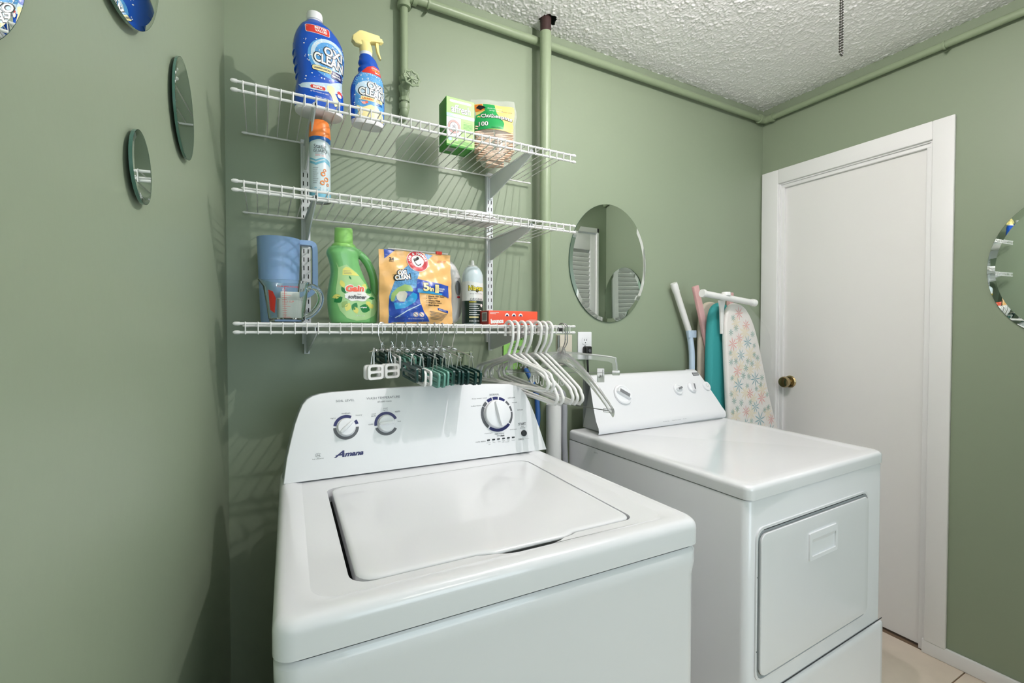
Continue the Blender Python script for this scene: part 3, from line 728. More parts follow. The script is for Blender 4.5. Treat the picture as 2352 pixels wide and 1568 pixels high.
# ------------------------------------------------------------------ dryer
DF = [(1.004, .690), (1.694, .712), (1.768, 1.44), (1.008, 1.43)]
do = (1.36, 1.06, 0)
t = thing('clothes_dryer', 'white front-load dryer with sloped control console and drop-down door', 'dryer', do)
fy = lambda x: .690+(x-1.004)*.022/.69
b = MB(); c0 = inset(DF, .002, .004, .002, 0)
b.loft([rquad(c0, [.022, .022, .01, .01], .02), rquad(c0, [.022, .022, .01, .01], .880), rquad(inset(DF, .004, .006, .004, 0), [.022, .022, .01, .01], .8845)])
b.build('cabinet', 'white', t, do)
b = MB(); c2 = inset(DF, .0075, .010, .0075, 0); b.loft([rquad(c2, .02, .88), rquad(c2, .02, .892)]); b.build('seam', 'dark', t, do)
D2 = [(DF[0][0]+.002, DF[0][1]-.002), (DF[1][0]-.001, DF[1][1]-.002), (DF[2][0]-.004, 1.44), (DF[3][0]+.003, 1.43)]
b = MB(); rc_ = [.022, .028, .01, .01]; rg = [rquad(D2, rc_, .8872), rquad(D2, rc_, .909)]
for i in range(1, 6):
    a = i/5*PI/2; d = .010*(1-math.cos(a)); rg.append(rquad(inset(D2, d, d, d, d), rc_, .909+.012*math.sin(a)))
rg.append(rquad(inset(D2, .03, .03, .03, .02), .02, .9212)); rg.append(rquad(inset(D2, .045, .045, .045, .03), .02, .9195))
b.loft(rg); b.build('top_panel', 'white', t, do)
# front face details (plane follows the front)
UXf = Vector((1, .0319, 0)).normalized()
ff0 = planefn((1.004, .692, 0), UXf, (0, 0, 1))
ff = lambda u, v, h=0.0: tuple(Vector(ff0(u, v, h))-Vector(do))
dc = [(.037, .452), (.578, .452), (.578, .806), (.037, .806)]
b = MB(); b.loft([[ff(*p, h) for p in rquad([(dc[0][0]+d, dc[0][1]+d), (dc[1][0]-d, dc[1][1]+d), (dc[2][0]-d, dc[2][1]-d), (dc[3][0]+d, dc[3][1]-d)], .022)] for d, h in ((.006, .0), (.0035, .0075), (.0045, .0095), (.008, .0100), (.03, .0102))])
door = b.build('door', 'white', t)
b = MB(); b.plate(rrect(.029, .586, .441, .817, .028), [rrect(.034, .581, .446, .811, .026)], 0, .004, ff); b.build('door_surround', 'white', t)
b = MB(); b.plate(rrect(.033, .582, .446, .811, .026), [], .001, .0014, ff); b.build('door_gap', 'appgrey', t)
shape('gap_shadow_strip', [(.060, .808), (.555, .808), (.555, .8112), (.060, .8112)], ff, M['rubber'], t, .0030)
b = MB(); b.plate(rrect(.245, .385, .690, .762, .004), [rrect(.256, .376, .700, .745, .003)], .010, .0145, ff); b.build('handle_frame', 'white2', door)
b = MB(); b.plate(rrect(.256, .376, .700, .745, .003), [], .0100, .0108, ff); b.add([ff(.256, .745, .0145), ff(.376, .745, .0145), ff(.372, .734, .0108), ff(.260, .734, .0108)], [(0, 1, 2, 3)]); b.build('handle_recess', 'white2', door)
b = MB(); b.loft([[ff(*p, h) for p in rrect(.006+d, .686-d, .03+d, .395-d, .012)] for d, h in ((.004, -.006), (0, .002), (.001, .005), (.004, .0065), (.02, .0066))]); b.build('toe_panel', 'white', t)
shape('panel_gap', [(.0, .3965), (.69, .3965), (.69, .4000), (.0, .4000)], ff, M['rubber'], t, .0015)
for u, v in ((.0325, .70), (.0325, .52)): shape('chip_mark', ell(u, v, .001, .0018, 8), ff, M['bprint'], t, .0045)
sf = lambda u, v, h=0: (DF[0][0]+.002-h-do[0], 1.42-u-do[1], v)
text('lettering', 'JUST', .16, .872, .004, sf, M['gprint'], t, w=.02, off=.001)
# dryer console: profile swept between rounded ends
prof = [(1.297, .9225), (1.294, .932), (1.296, .945), (1.304, .956), (1.313, .968), (1.330, .998), (1.352, 1.036), (1.374, 1.074), (1.392, 1.104), (1.402, 1.116), (1.414, 1.122), (1.428, 1.120)]
def cends(z):
    k = min(1, max(0, (z-.95)/.17)); return 1.046+.038*k**1.3, 1.746-.060*k**1.2
b = MB(); rows = []
for (y, z) in prof:
    a, c = cends(z); row = []; R_ = .034; ybk = min(1.43, y+.05)
    for i in range(9):
        th = i/8*PI/2; row.append((a+R_*(1-math.sin(th)), y+.03*(1-math.sin(th))*0+min(.05, 1.43-y)*(1-math.sin(th))**1.0*1.0 if False else y+min(.035, 1.43-y)*(1-math.cos(PI/2-th)), z))
    for i in range(1, 12): row.append((a+R_+(c-a-2*R_)*i/12, y, z))
    for i in range(9):
        th = PI/2-i/8*PI/2; row.append((c-R_*(1-math.sin(th)), y+min(.035, 1.43-y)*(1-math.cos(PI/2-th)), z))
    row = [(p[0], p[1]+.0155*(p[0]-1.05)/.7, p[2]) for p in row]
    rows.append(row)
b.loft(rows, False, False, closed=False); con = b.build('control_panel', 'white', t, do)
for side in (0, -1):
    b = MB(); e = [r[side] for r in rows]; dx = .003 if side == 0 else -.003
    poly = [(p[0]+dx, p[1]-.004, p[2]) for p in e]+[(e[-1][0]+dx, 1.436, 1.115), (e[0][0]+dx, 1.436, .9225)]
    b.add(poly, [tuple(range(len(poly)))], False)
    b.tube([(p[0], p[1], p[2]) for p in e[:-1]], .0022, 6)
    b.build('end_cap', 'cgrey', t, do)
b = MB(); b.box(1.09, 1.70, 1.434, 1.446, .925, 1.12); b.box(1.075, 1.72, 1.30+.006, 1.32, .9205, .9245); b.build('console_back', 'appgrey', t, do)
UYd = Vector((0, .105, .180)).normalized()
df0 = planefn((1.045, 1.3095, .960), (1, .0221, 0), UYd)
df = lambda u, v, h=0.0: tuple(Vector(df0(u, v, h))-Vector(do))
def ddial(u, v, r, ang, gl, gw, nm='timer_dial'):
    N = 40; b = MB(); b.loft([[df(u+r*k*math.cos(2*PI*i/N), v+r*k*math.sin(2*PI*i/N), h) for i in range(N)] for k, h in ((1.0, .001), (1.02, .006), (.97, .010), (.80, .0115), (.74, .0095), (.5, .0095))]); d = b.build(nm, 'white2', t)
    a = rad(ang); c, s = math.cos(a), math.sin(a); g = lambda x, y, h: df(u+x*c-y*s, v+x*s+y*c, h)
    b = MB(); rings = [[g(x, -gw*w, .009), g(x, -gw*w*.8, .009+hh), g(x, gw*w*.8, .009+hh), g(x, gw*w, .009)] for x, w, hh in ((-gl, .8, .002), (-gl*.9, 1, .012), (0, 1, .013), (gl*.8, .9, .012), (gl*1.02, .35, .004))]; b.loft(rings); b.build('grip', 'white2', d)
    b = MB(); b.plate([(-gl*.72, -gw*.72), (gl*.62, -gw*.72), (gl*.62, gw*.72), (-gl*.72, gw*.72)], [], .0222, .0226, g); b.build('grip_inlay', 'gprint', d)
    return d
ddial(.1690, .0990, .0400, -35, .034, .010); ddial(.4740, .1010, .0225, 12, .019, .0055, 'setting_dial'); ddial(.5610, .1040, .0225, 75, .019, .0055, 'setting_dial')
N = 32; b = MB(); b.loft([[df(.655+.0205*k*math.cos(2*PI*i/N), .1050+.0205*k*math.sin(2*PI*i/N), h) for i in range(N)] for k, h in ((1.0, .001), (1.0, .007), (.95, .0095), (.6, .0100))]); sb = b.build('start_button', 'white2', t)
shape('mark', ringseg(.656, .107, .0062, .0072, 0, 360, 1.0, 20), df, M['gprint'], sb, .0106)
b = MB(); b.loft([[df(*p, h) for p in rrect(.607, .645, .1585, .1735, .001, 2)] for h in (.0005, .0025)]); b.build('badge', 'dgprint', t)
for i in range(3): shape('badge_line', [(.609, .1615+i*.004), (.643, .1615+i*.004), (.643, .1625+i*.004), (.609, .1625+i*.004)], df, M['wprint'], t, .0030)
DX = lambda s, u, v, h, w: text('lettering', s, u, v, h, df, M['gprint'], t, w=w, off=.0008)
DX('Heavy Dry', .2100, .1470, .0045, .030); DX('Auto Dry', .2250, .0440, .0045, .030); DX('Temperature', .4400, .1440, .0042, .042); DX('Signal', .5340, .1440, .0042, .017); DX('Push to Start', .6280, .1440, .0042, .036)
for s, u, v in (('Low', .437, .124), ('Gentle', .440, .117), ('High', .468, .130), ('Regular', .472, .124), ('Medium', .440, .090), ('Off', .546, .130), ('Air', .441, .083)): DX(s, u, v, .003, .004*len(s)*.75)
for a in range(-60, 200, 20): shape('tick', ell(.169+.0475*math.cos(rad(a)), .099+.0475*math.sin(rad(a)), .0012, .0012, 8), df, M['gprint'], t, .0008)
shape('dial_arc', ringseg(.169, .099, .0425, .0445, 60, 130, 1, 12), df, M['gprint'], t, .0008); shape('dial_arc', ringseg(.169, .099, .0425, .050, -62, -35, 1, 8), df, M['gprint'], t, .0008); shape('dial_arc', ringseg(.169, .099, .0425, .048, 150, 185, 1, 8), df, M['gprint'], t, .0008)
for a in range(0, 181, 30): shape('tick', ell(.474+.0285*math.cos(rad(a)), .101+.0285*math.sin(rad(a)), .0009, .0009, 6), df, M['gprint'], t, .0008); shape('tick', ell(.561+.0285*math.cos(rad(a)), .104+.0285*math.sin(rad(a)), .0009, .0009, 6), df, M['gprint'], t, .0008)
shape('dial_arc', ringseg(.561, .104, .0245, .0262, 90, 160, 1, 8), df, M['gprint'], t, .0008)
lf0 = planefn((1.045, 1.292, .935), (1, .0221, 0), (0, .0, 1)); lf = lambda u, v, h=0.0: tuple(Vector(lf0(u, v, h))-Vector(do))
for s, u, w in (('Wrinkle Care', .335, .035), ('Tumble Press Control', .392, .050), ('Air Dry', .440, .020)): text('lettering', s, u, .006, .0032, lf, M['gprint'], t, w=w, off=.001)

# ------------------------------------------------------------------ wire shelves
SY0, SY1 = 1.232, 1.532
SX0, SX1 = -.046, .884
def wire_shelf(z, label, first=None):
    t = thing('wire_shelf', label, 'shelf', (.42, SY0, z), group='white wire shelves')
    o_ = (.42, SY0, z)
    def rod(nm, y, zz, x0, x1, r, capr, cx=0.012):
        b = MB(); b.tube([(x0, y, zz), (x1, y, zz)], r, 10); o = b.build(nm, 'wire', t, o_)
        for xx, s in ((x0, -1), (x1, 1)):
            b = MB(); b.lathe([(0, -s*.0), (capr*.9, -s*.001), (capr, s*.004), (capr*.95, s*.009), (capr*.5, s*.0125), (0, s*.0135)] if s > 0 else [(0, .0135*-1), (capr*.5, -.0125), (capr*.95, -.009), (capr, -.004), (capr*.9, .001), (0, .001)], (xx, y, zz), 12, 'x'); b.build('end_cap', 'wire', o, o_)
    rod('front_rod', SY0, z-.003, SX0, SX1, .0032, .0046); rod('lip_rod', SY0, z-.023, SX0, SX1, .0032, .0046)
    rod('cross_rod', SY0+.036, z-.0075, SX0+.018, SX1-.018, .0026, .0034); rod('rear_rod', SY1, z-.005, SX0+.012, SX1+.008, .0026, .0036)
    b = MB(); b.tube([(0, .302, 0), (0, .012, 0), (0, -.001, .0008), (0, -.0045, -.003), (0, -.0048, -.008), (0, -.0048, -.021), (0, -.003, -.0265)], .00155, 6)
    w0 = b.build('wire', 'wire', t); w0.location = (SX0+.012-.42, 0, -.0006)
    for i in range(1, 36):
        c = w0.copy(); C.objects.link(c); c.parent = t; c.location = (SX0+.012+i*.02588-.42, 0, -.0006)
    return t
SH = [1.857, 1.632, 1.308]
wire_shelf(SH[0], 'topmost white wire shelf, holding the blue stain remover bottles')
wire_shelf(SH[1], 'middle white wire shelf, holding the orange-capped spray can')
wire_shelf(SH[2], 'lowest white wire shelf with hangers on its front rod')
for ux_, lab in ((.119, 'left slotted white metal shelf upright on the back wall'), (.735, 'right slotted white metal shelf upright on the back wall')):
    t = thing('shelf_upright', lab, 'shelf upright', (ux_, YB, 1.25))
    b = MB(); z0, z1 = (0, .615)
    xw = .0125
    b.box(-xw, -xw+.0016, -.013, 0, z0, z1); b.box(xw-.0016, xw, -.013, 0, z0, z1); b.box(-xw, xw, -.0145, -.013, z0, z1); b.build('channel', 'bracket', t)
    b = MB()
    zz = .02
    while zz < z1-.02:
        for sx in (-.006, .006): b.add([(sx-.0013, -.0148, zz), (sx+.0013, -.0148, zz), (sx+.0013, -.0148, zz+.013), (sx-.0013, -.0148, zz+.013)], [(0, 1, 2, 3)], False)
        zz += .0254
    sl = b.build('slots', 'dark', t, fix=False); sl['kind'] = 'stuff'
    b = MB()
    for zz in (.10, .35, .55): b.lathe([(0, -.018), (.004, -.0175), (.005, -.0145), (0, -.0145)], (0, 0, zz), 10, 'y')
    b.build('screws', 'steel', t)
n_ = 0
for si, z in enumerate(SH):
    for ux_ in (.119, .735):
        lab = ('%s shelf bracket under the %s wire shelf' % ('left grey' if ux_ < .4 else 'right grey', ('topmost', 'middle', 'lowest')[si]))
        t = thing('shelf_bracket', lab, 'bracket', (ux_, YB-.015, z), group='grey shelf brackets')
        pr = [(0, -.010), (-.292, -.010), (-.300, -.008), (-.300, -.022), (-.286, -.030), (-.02, -.085), (0, -.085)]
        b = MB(); b.plate([(p[0], p[1]) for p in pr], [], -.0016, .0016, lambda u, v, h: (h, u, v)); b.build('arm', 'bracket', t)
        b = MB(); b.box(-.006, .006, -.290, 0, -.012, -.0095); b.box(-.0075, .0075, -.004, 0, -.088, -.008); b.box(-.005, .005, -.300, -.288, -.022, -.010, .001); b.build('flange', 'bracket', t)

# ------------------------------------------------------------------ bottles, cans and boxes on the shelves
def sering(xc, yc, rx, ry, z, n, N=44):
    out = []
    for k in range(N):
        a = 2*PI*k/N; c, s = math.cos(a), math.sin(a)
        out.append((xc+rx*math.copysign(abs(c)**(2/n), c), yc+ry*math.copysign(abs(s)**(2/n), s), z))
    return out
def interp(rows, z):
    if z <= rows[0][0]: return rows[0]
    for a, b in zip(rows, rows[1:]):
        if a[0] <= z <= b[0]:
            t = (z-a[0])/max(1e-9, b[0]-a[0]); return tuple(p+(q-p)*t for p, q in zip(a, b))
    return rows[-1]
def smooth_rows(rows, n=5):
    out = []
    for i in range(len(rows)-1):
        p0, p1, p2, p3 = rows[max(i-1, 0)], rows[i], rows[i+1], rows[min(i+2, len(rows)-1)]
        for j in range(n):
            t = j/n; r = []
            for a, b, c, d in zip(p0, p1, p2, p3): r.append(0.5*((2*b)+(-a+c)*t+(2*a-5*b+4*c-d)*t*t+(-a+3*b-3*c+d)*t**3))
            r[0] = p1[0]+(p2[0]-p1[0])*t; out.append(tuple(r))
    out.append(rows[-1]); return out
def body(rows):                                   # rows: z, xc, rx, ry, n
    R = smooth_rows(rows); b = MB(); b.loft([sering(r[1], 0, r[2], r[3], r[0], r[4]) for r in R])
    def fn(u, v, h=0.0):
        r = interp(R, v); q = max(-.985, min(.985, (u-r[1])/r[2]))
        return (r[1]+q*r[2], -r[3]*(1-abs(q)**r[4])**(1/r[4])-h, v)
    return b, fn
def T(s, u, v, h, fn, m, par, **k):
    k.setdefault('mx', .005); return text('lettering', s, u, v, h, fn, M[m] if isinstance(m, str) else m, par, **k)
def Sh(nm, pts, fn, m, par, **k):
    k.setdefault('mx', .009); return shape(nm, pts, fn, M[m] if isinstance(m, str) else m, par, **k)
def sploshes(fn, par, x0, x1, z0, z1, n, seed, m='wprint', r=(.0006, .002), off=.0009):
    rng = random.Random(seed); b = MB()
    for _ in range(n):
        u, v = rng.uniform(x0, x1), rng.uniform(z0, z1); q = rng.uniform(*r)
        p = ell(u, v, q, q, 7); b.add([fn(*w, off) for w in p], [tuple(range(7))])
    o = b.build('printed_bubbles', m, par, fix=False); o['kind'] = 'stuff'
def cleanlogo(fn, par, u, v, k, skew=-.0, sl=0.0):
    """stacked two-line lettering in white with a dark outline"""
    for s, du, dv, h, w in (('OXI', .010, .0125, .0190, .0440), ('CLEAN', .0, -.0085, .0205, .0700)):
        T(s, u+du*k, v+dv*k, (h+.0050)*k, fn, 'bprint', par, w=(w+.006)*k, off=.0012, bold=.08, slope=sl)
        T(s, u+du*k, v+dv*k, (h+.0014)*k, fn, 'wprint', par, w=(w+.0015)*k, off=.0018, bold=.03, slope=sl)
# big blue refill bottle
t = thing('stain_remover_bottle', 'big blue stain remover refill bottle with white cap on the topmost shelf', 'bottle', (.1385, 1.338, SH[0]+.0015), rad(7))
b = MB(); b.loft([sering(.0, 0, .055, .036, 0, 2.4), sering(0, 0, .058, .039, .002, 2.4), sering(0, 0, .0595, .0405, .010, 2.4)]); b.build('bottle_base', 'white2', t)
rows = [(.010, 0, .0590, .0400, 2.5), (.03, 0, .0612, .0425, 2.5), (.06, .001, .0590, .0410, 2.5), (.085, .001, .0560, .0390, 2.5), (.12, .001, .0600, .0420, 2.5), (.16, .0, .0630, .0440, 2.5), (.185, -.001, .0600, .0430, 2.4), (.205, -.003, .0520, .0400, 2.3), (.222, -.006, .0400, .0340, 2.2), (.233, -.009, .0270, .0260, 2.0), (.237, -.010, .0220, .0220, 2.0)]
b, bf = body(rows); b.build('bottle_body', 'blue', t)
for z in (.10, .12, .14, .16, .18):
    b = MB(); r = interp(smooth_rows(rows), z); b.tube([(r[1]-r[2]*math.cos(a)*1.0, -r[3]*math.sin(a)*.98, z-.012+.010*math.sin(a)) for a in [rad(-40+8*i) for i in range(11)]], .0018, 6); b.build('grip_rib', 'blue', t)
b = MB(); b.lathe([(0, .236), (.0175, .236), (.0175, .242), (.0195, .243), (.0195, .258), (.0185, .262), (0, .262)], (-.010, 0, 0), 36); b.build('cap', 'white2', t)
Sh('splash_print', ell(.020, .135, .056, .048, 40, -10), bf, 'ltblue', t, off=.0003); Sh('splash_ring', ringseg(.016, .140, .036, .045, 20, 330, .95, 30), bf, 'paleblue', t, off=.0006)
Sh('splash_print', [(-.055, .060), (-.02, .066), (.02, .075), (.058, .095), (.058, .060), (.03, .052), (-.02, .046), (-.05, .050)], bf, 'paleblue', t, off=.0006)
sploshes(bf, t, -.045, .055, .05, .18, 90, 4)
Sh('value_label', rrect(-.040, .018, .190, .213, .004), bf, 'wprint', t, off=.0006); Sh('value_label', rrect(-.0390, .017, .191, .212, .004), bf, 'red', t, off=.0009)
T('BETTER', -.004, .2065, .0068, bf, 'wprint', t, w=.030, bold=.04, off=.0013); T('VALUE!', -.004, .1985, .0068, bf, 'wprint', t, w=.030, bold=.04, off=.0013)
cleanlogo(bf, t, .016, .137, 1.05, sl=-.10)
Sh('cream_banner', rrect(-.026, .022, .0985, .1110, .005), bf, 'bprint', t, off=.0009); Sh('cream_banner', rrect(-.025, .022, .0993, .1102, .0045), bf, 'cream', t, off=.0013)
T('LAUNDRY & MORE!', -.001, .1047, .0045, bf, 'dgprint', t, w=.041, bold=.04, off=.0017)
Sh('navy_banner', rrect(.021, .052, .0900, .1085, .004), bf, 'navy', t, off=.0012); T('STAIN', .035, .1025, .0042, bf, 'wprint', t, w=.018, bold=.04, off=.0017); T('REMOVER', .036, .0965, .0042, bf, 'wprint', t, w=.024, bold=.04, off=.0017)
Sh('refill_label', rrect(-.030, .006, .0505, .0590, .004), bf, 'red', t, off=.0012); T('REFILL', -.012, .0548, .0052, bf, 'wprint', t, w=.024, bold=.05, off=.0016)
Sh('cream_shirt', [(.010, .066), (.022, .070), (.030, .066), (.030, .052), (.046, .026), (.030, .018), (.020, .044), (.010, .054)], bf, 'cream', t, off=.0010)
st = [(.0445+(.0095 if i % 2 else .0055)*math.cos(2*PI*i/20), .056+(.0095 if i % 2 else .0055)*math.sin(2*PI*i/20)) for i in range(20)]
Sh('red_burst', st, bf, 'red', t, off=.0013); Sh('white_lid', ell(.043, .050, .006, .005), bf, 'wprint', t, off=.0017)
T('UP TO 6 POUNDS OF FABRIC', -.008, .0420, .0032, bf, 'wprint', t, w=.044, off=.0012); T('LIQUID 1.45 L', -.004, .0300, .0035, bf, 'wprint', t, w=.032, off=.0012)
# trigger spray bottle
t = thing('spray_bottle', 'blue trigger spray bottle with pale yellow trigger head on the topmost shelf', 'bottle', (.265, 1.345, SH[0]+.0015), rad(4))
b = MB(); b.loft([sering(0, 0, .042, .027, 0, 2.2), sering(0, 0, .0435, .0285, .003, 2.2), sering(0, 0, .0435, .029, .012, 2.2)]); b.build('bottle_base', 'white2', t)
rows = [(.012, 0, .0445, .0295, 2.2), (.06, 0, .0460, .0310, 2.2), (.10, 0, .0455, .0305, 2.2), (.128, .003, .0390, .0275, 2.2), (.144, .006, .0310, .0240, 2.1), (.155, .004, .0300, .0235, 2.1), (.163, .006, .0265, .0225, 2.1), (.172, .002, .0270, .0220, 2.0), (.183, .001, .0235, .0200, 2.0), (.190, -.002, .0200, .0180, 2.0), (.194, -.004, .0165, .0165, 2.0)]
b, bf = body(rows); b.build('bottle_body', 'blue', t)
Sh('label_print', [(-.043, .012), (.043, .012), (.0445, .05), (.044, .10), (.037, .128), (.030, .142), (-.020, .142), (-.034, .125), (-.043, .10), (-.0445, .05)], bf, 'ltblue', t, off=.0003, mx=.007)
b = MB()
for i in range(26):
    a = rad(20+i*5.6); r0, r1 = .034, .050
    p = [(.004+r0*math.cos(a), .088+r0*math.sin(a)), (.004+r1*math.cos(a-.02), .088+r1*math.sin(a-.02)), (.004+r1*math.cos(a+.02), .088+r1*math.sin(a+.02))]
    b.add([bf(*w, .0006) for w in p], [(0, 1, 2)])
o = b.build('printed_rays', 'paleblue', t, fix=False); o['kind'] = 'stuff'
sploshes(bf, t, -.042, -.02, .02, .11, 30, 9); sploshes(bf, t, -.04, .04, .095, .135, 40, 10)
Sh('white_glow', ell(.002, .088, .040, .026, 30), bf, 'paleblue', t, off=.0007)
Sh('red_banner', [(-.020, .142), (-.006, .155), (.010, .161), (.030, .158), (.037, .143), (.034, .137), (-.018, .138)], bf, 'red', t, off=.0008)
T('ATTACKS ON', .016, .1540, .0036, bf, 'wprint', t, w=.024, off=.0014, bold=.04); T('Tough Stains', .018, .1485, .0036, bf, 'niayel', t, w=.024, off=.0014, bold=.03); T('FIRST!', .021, .1430, .0036, bf, 'wprint', t, w=.014, off=.0014, bold=.04)
cleanlogo(bf, t, .004, .089, .95, sl=-.06)
Sh('cream_banner', rrect(-.026, .034, .0590, .0690, .003), bf, 'cream', t, off=.0010); T('LAUNDRY', -.006, .0640, .0058, bf, 'orangetx', t, w=.032, bold=.04, off=.0015)
T('STAIN', .0205, .0665, .0028, bf, 'dgprint', t, w=.011, off=.0015); T('REMOVER', .022, .0625, .0028, bf, 'dgprint', t, w=.014, off=.0015)
Sh('blue_tag', rrect(.014, .034, .0530, .0580, .001), bf, 'canblue', t, off=.0012)
Sh('cream_shirt', [(-.036, .044), (-.02, .040), (.0, .050), (.02, .046), (.036, .030), (.040, .012), (.0, .012), (-.030, .018)], bf, 'cream', t, off=.0009)
Sh('flower_print', ell(-.018, .0515, .006, .0035), bf, 'petalpink', t, off=.0012); Sh('flower_print', ell(-.011, .0540, .004, .0030), bf, 'salmon', t, off=.0013)
b = MB(); b.lathe([(0, .192), (.0165, .192), (.0165, .204), (0, .204)], (-.004, 0, 0), 28); b.build('neck_ring', 'white2', t)
b = MB(); b.loft([sering(-.004, 0, .0170, .0165, .202, 2), sering(-.004, 0, .0175, .0165, .212, 2), sering(-.005, 0, .0160, .0150, .222, 2.2), sering(-.008, 0, .0150, .0140, .230, 2.4)])
hp = [(-.042, .226), (-.041, .238), (-.024, .256), (-.016, .2585), (.032, .2585), (.034, .252), (.034, .240), (.022, .238), (.008, .234), (-.002, .222), (-.018, .217), (-.034, .218)]
hp = [(x, z) for x, z in hp]
cx__, cz__ = 0.0, .238
b.loft([[(cx__+(x-cx__)*k, y, cz__+(z-cz__)*k) for x, z in hp] for y, k in ((-.0105, .90), (-.0085, .98), (-.0045, 1), (.0045, 1), (.0085, .98), (.0105, .90))]); b.build('trigger_head', 'yellowpl', t)
b = MB(); b.tube([(.033, 0, .2475), (.040, 0, .2475), (.0405, 0, .2475), (.044, 0, .2475)], [.0095, .0085, .005, .004], 6); b.build('nozzle', 'yellowpl', t)
b = MB(); b.loft([[(x-w, -.005, z), (x+w, -.005, z), (x+w, .005, z), (x-w, .005, z)] for x, z, w in ((.026, .240, .004), (.027, .228, .0035), (.029, .215, .0028), (.0335, .203, .0020), (.0365, .197, .0012))]); b.build('trigger', 'yellowpl', t)
# orange capped can
def can(name, label, loc, r, prof_body, mbody, rz=0):
    t = thing(name, label, 'spray can', loc, rz); b = MB(); b.lathe(prof_body, (0, 0, 0), 40); b.build('can_body', mbody, t); return t
def cylf(r, ph):
    return lambda u, v, h=0.0: ((r+h)*math.cos(rad(ph)+u/r), (r+h)*math.sin(rad(ph)+u/r), v)
t = can('spray_can', 'pale blue anti-static spray can with bright orange cap on the middle shelf', (.1400, 1.345, SH[1]+.0015), .0262, [(0, .003), (.022, .002), (.0262, .003), (.0264, .165), (.0255, .170), (0, .170)], 'canpale')
b = MB(); b.lathe([(.0205, .0035), (.0225, .0), (.0262, .0), (.0270, .003), (.0262, .006)], (0, 0, 0), 40); b.build('bottom_rim', 'steel', t)
b = MB(); b.lathe([(0, .166), (.0272, .166), (.0275, .172), (.0255, .198), (.0235, .2085), (.021, .2115), (0, .2125)], (0, 0, 0), 40); b.build('cap', 'orange', t)
cfn = cylf(.0265, -96)
Sh('blue_band', [(-.078, .150), (-.03, .152), (0, .158), (.03, .152), (.078, .150), (.078, .166), (-.078, .166)], cfn, 'canblue', t, mx=.006)
Sh('blue_band', [(-.078, .004), (.078, .004), (.078, .016), (.04, .022), (.0, .018), (-.04, .024), (-.078, .016)], cfn, 'canteal', t, mx=.006)
Sh('teal_swoosh', [(-.03, .108), (-.01, .100), (.01, .108), (.03, .100), (.03, .104), (.01, .112), (-.01, .104), (-.03, .112)], cfn, 'canteal', t, mx=.006)
Sh('teal_swoosh', [(-.03, .098), (-.01, .090), (.012, .100), (.03, .092), (.03, .098), (.012, .106), (-.01, .096), (-.03, .104)], cfn, 'canteal', t, mx=.006, off=.0003)
T('Static', .0, .1395, .0105, cfn, 'dgprint', t, w=.030, off=.0009); T('GUARD', .001, .1275, .0085, cfn, 'dgprint', t, w=.034, off=.0009); T('REMOVES & PREVENTS', .002, .1200, .0028, cfn, 'gprint', t, w=.026, off=.0009); T('STATIC CLING', .002, .1155, .0034, cfn, 'salmon', t, w=.026, off=.0009)
for i in range(9): Sh('text_line', [(-.018, .083-i*.005), (-.004-(i % 3)*.002, .083-i*.005), (-.004-(i % 3)*.002, .084-i*.005), (-.018, .084-i*.005)], cfn, 'gprint', t, off=.0008)
for u, v, r in ((.008, .068, .006), (.016, .055, .006), (.006, .045, .006), (.020, .042, .004), (.012, .078, .004)): Sh('orange_ring', ringseg(u, v, r*.55, r, 0, 350, 1, 16), cfn, 'orangetx', t, off=.0009, mx=.01)
sploshes(cfn, t, -.035, .035, .018, .032, 50, 2, 'canteal', (.0005, .0014))

# green carton
t = thing('cleaner_box', 'light green washer cleaner carton on the topmost shelf', 'box', (.548, 1.356, SH[0]+.0015))
bw, bd, bh = .0470, .066, .150
b = MB(); b.box(-bw, bw, 0, bd, 0, bh, .0012); b.build('carton', 'boxgreen', t)
ff_ = lambda u, v, h=0.0: (u, -h, v)
Sh('front_print', [(-bw+.001, .006), (bw-.001, .006), (bw-.001, bh-.001), (-bw+.001, bh-.001)], ff_, 'ltgreen', t, mx=None)
Sh('white_banner', rrect(-.036, .036, .135, .142, .0034), ff_, 'wprint', t, off=.0007, mx=None); T('THE SPECIALIZED CLEANER', 0, .1385, .0028, ff_, 'leaf', t, w=.062, off=.001)
T('affresh', .001, .1165, .0265, ff_, 'dgprint', t, w=.0655, off=.0008, bold=.05); T('affresh', .001, .1165, .0245, ff_, 'wprint', t, w=.0635, off=.0012, bold=.012)
Sh('blue_banner', [(-bw+.001, .090), (bw-.001, .090), (bw-.001, .100), (-bw+.001, .100)], ff_, 'canteal', t, off=.0007, mx=None); T('washing machine cleaner', .003, .095, .0050, ff_, 'wprint', t, w=.072, off=.001, bold=.02)
Sh('machine_picture', [(-bw+.001, .034), (-.0, .034), (.0, .088), (-bw+.001, .088)], ff_, M['niapale'], t, off=.0007, mx=None)
for r, m in ((.0215, 'gprint'), (.0195, 'petalpink'), (.0150, 'dgprint'), (.0130, 'wprint')): Sh('porthole', ell(-.022, .060, r*.98, r, 28), ff_, m, t, off=.0009+(.0215-r)*.06, mx=None)
for i in range(9): Sh('splash', leafp(-.022, .060, .011, .0012, i*40+7), ff_, 'gprint', t, off=.0018, mx=None)
T('removes odor-causing residue', .024, .080, .0026, ff_, 'boxgreen', t, w=.030, off=.001)
for i in range(5): Sh('text_line', [(.009+(i == 4)*.008, .074-i*.004), (.040-(i == 4)*.008, .074-i*.004), (.040-(i == 4)*.008, .0752-i*.004), (.009+(i == 4)*.008, .0752-i*.004)], ff_, 'boxgreen', t, off=.001, mx=None)
Sh('count_badge', ell(-.035, .022, .0058, .0058, 20), ff_, 'canteal', t, off=.001, mx=None); T('3', -.035, .022, .0065, ff_, 'wprint', t, off=.0014, bold=.03)
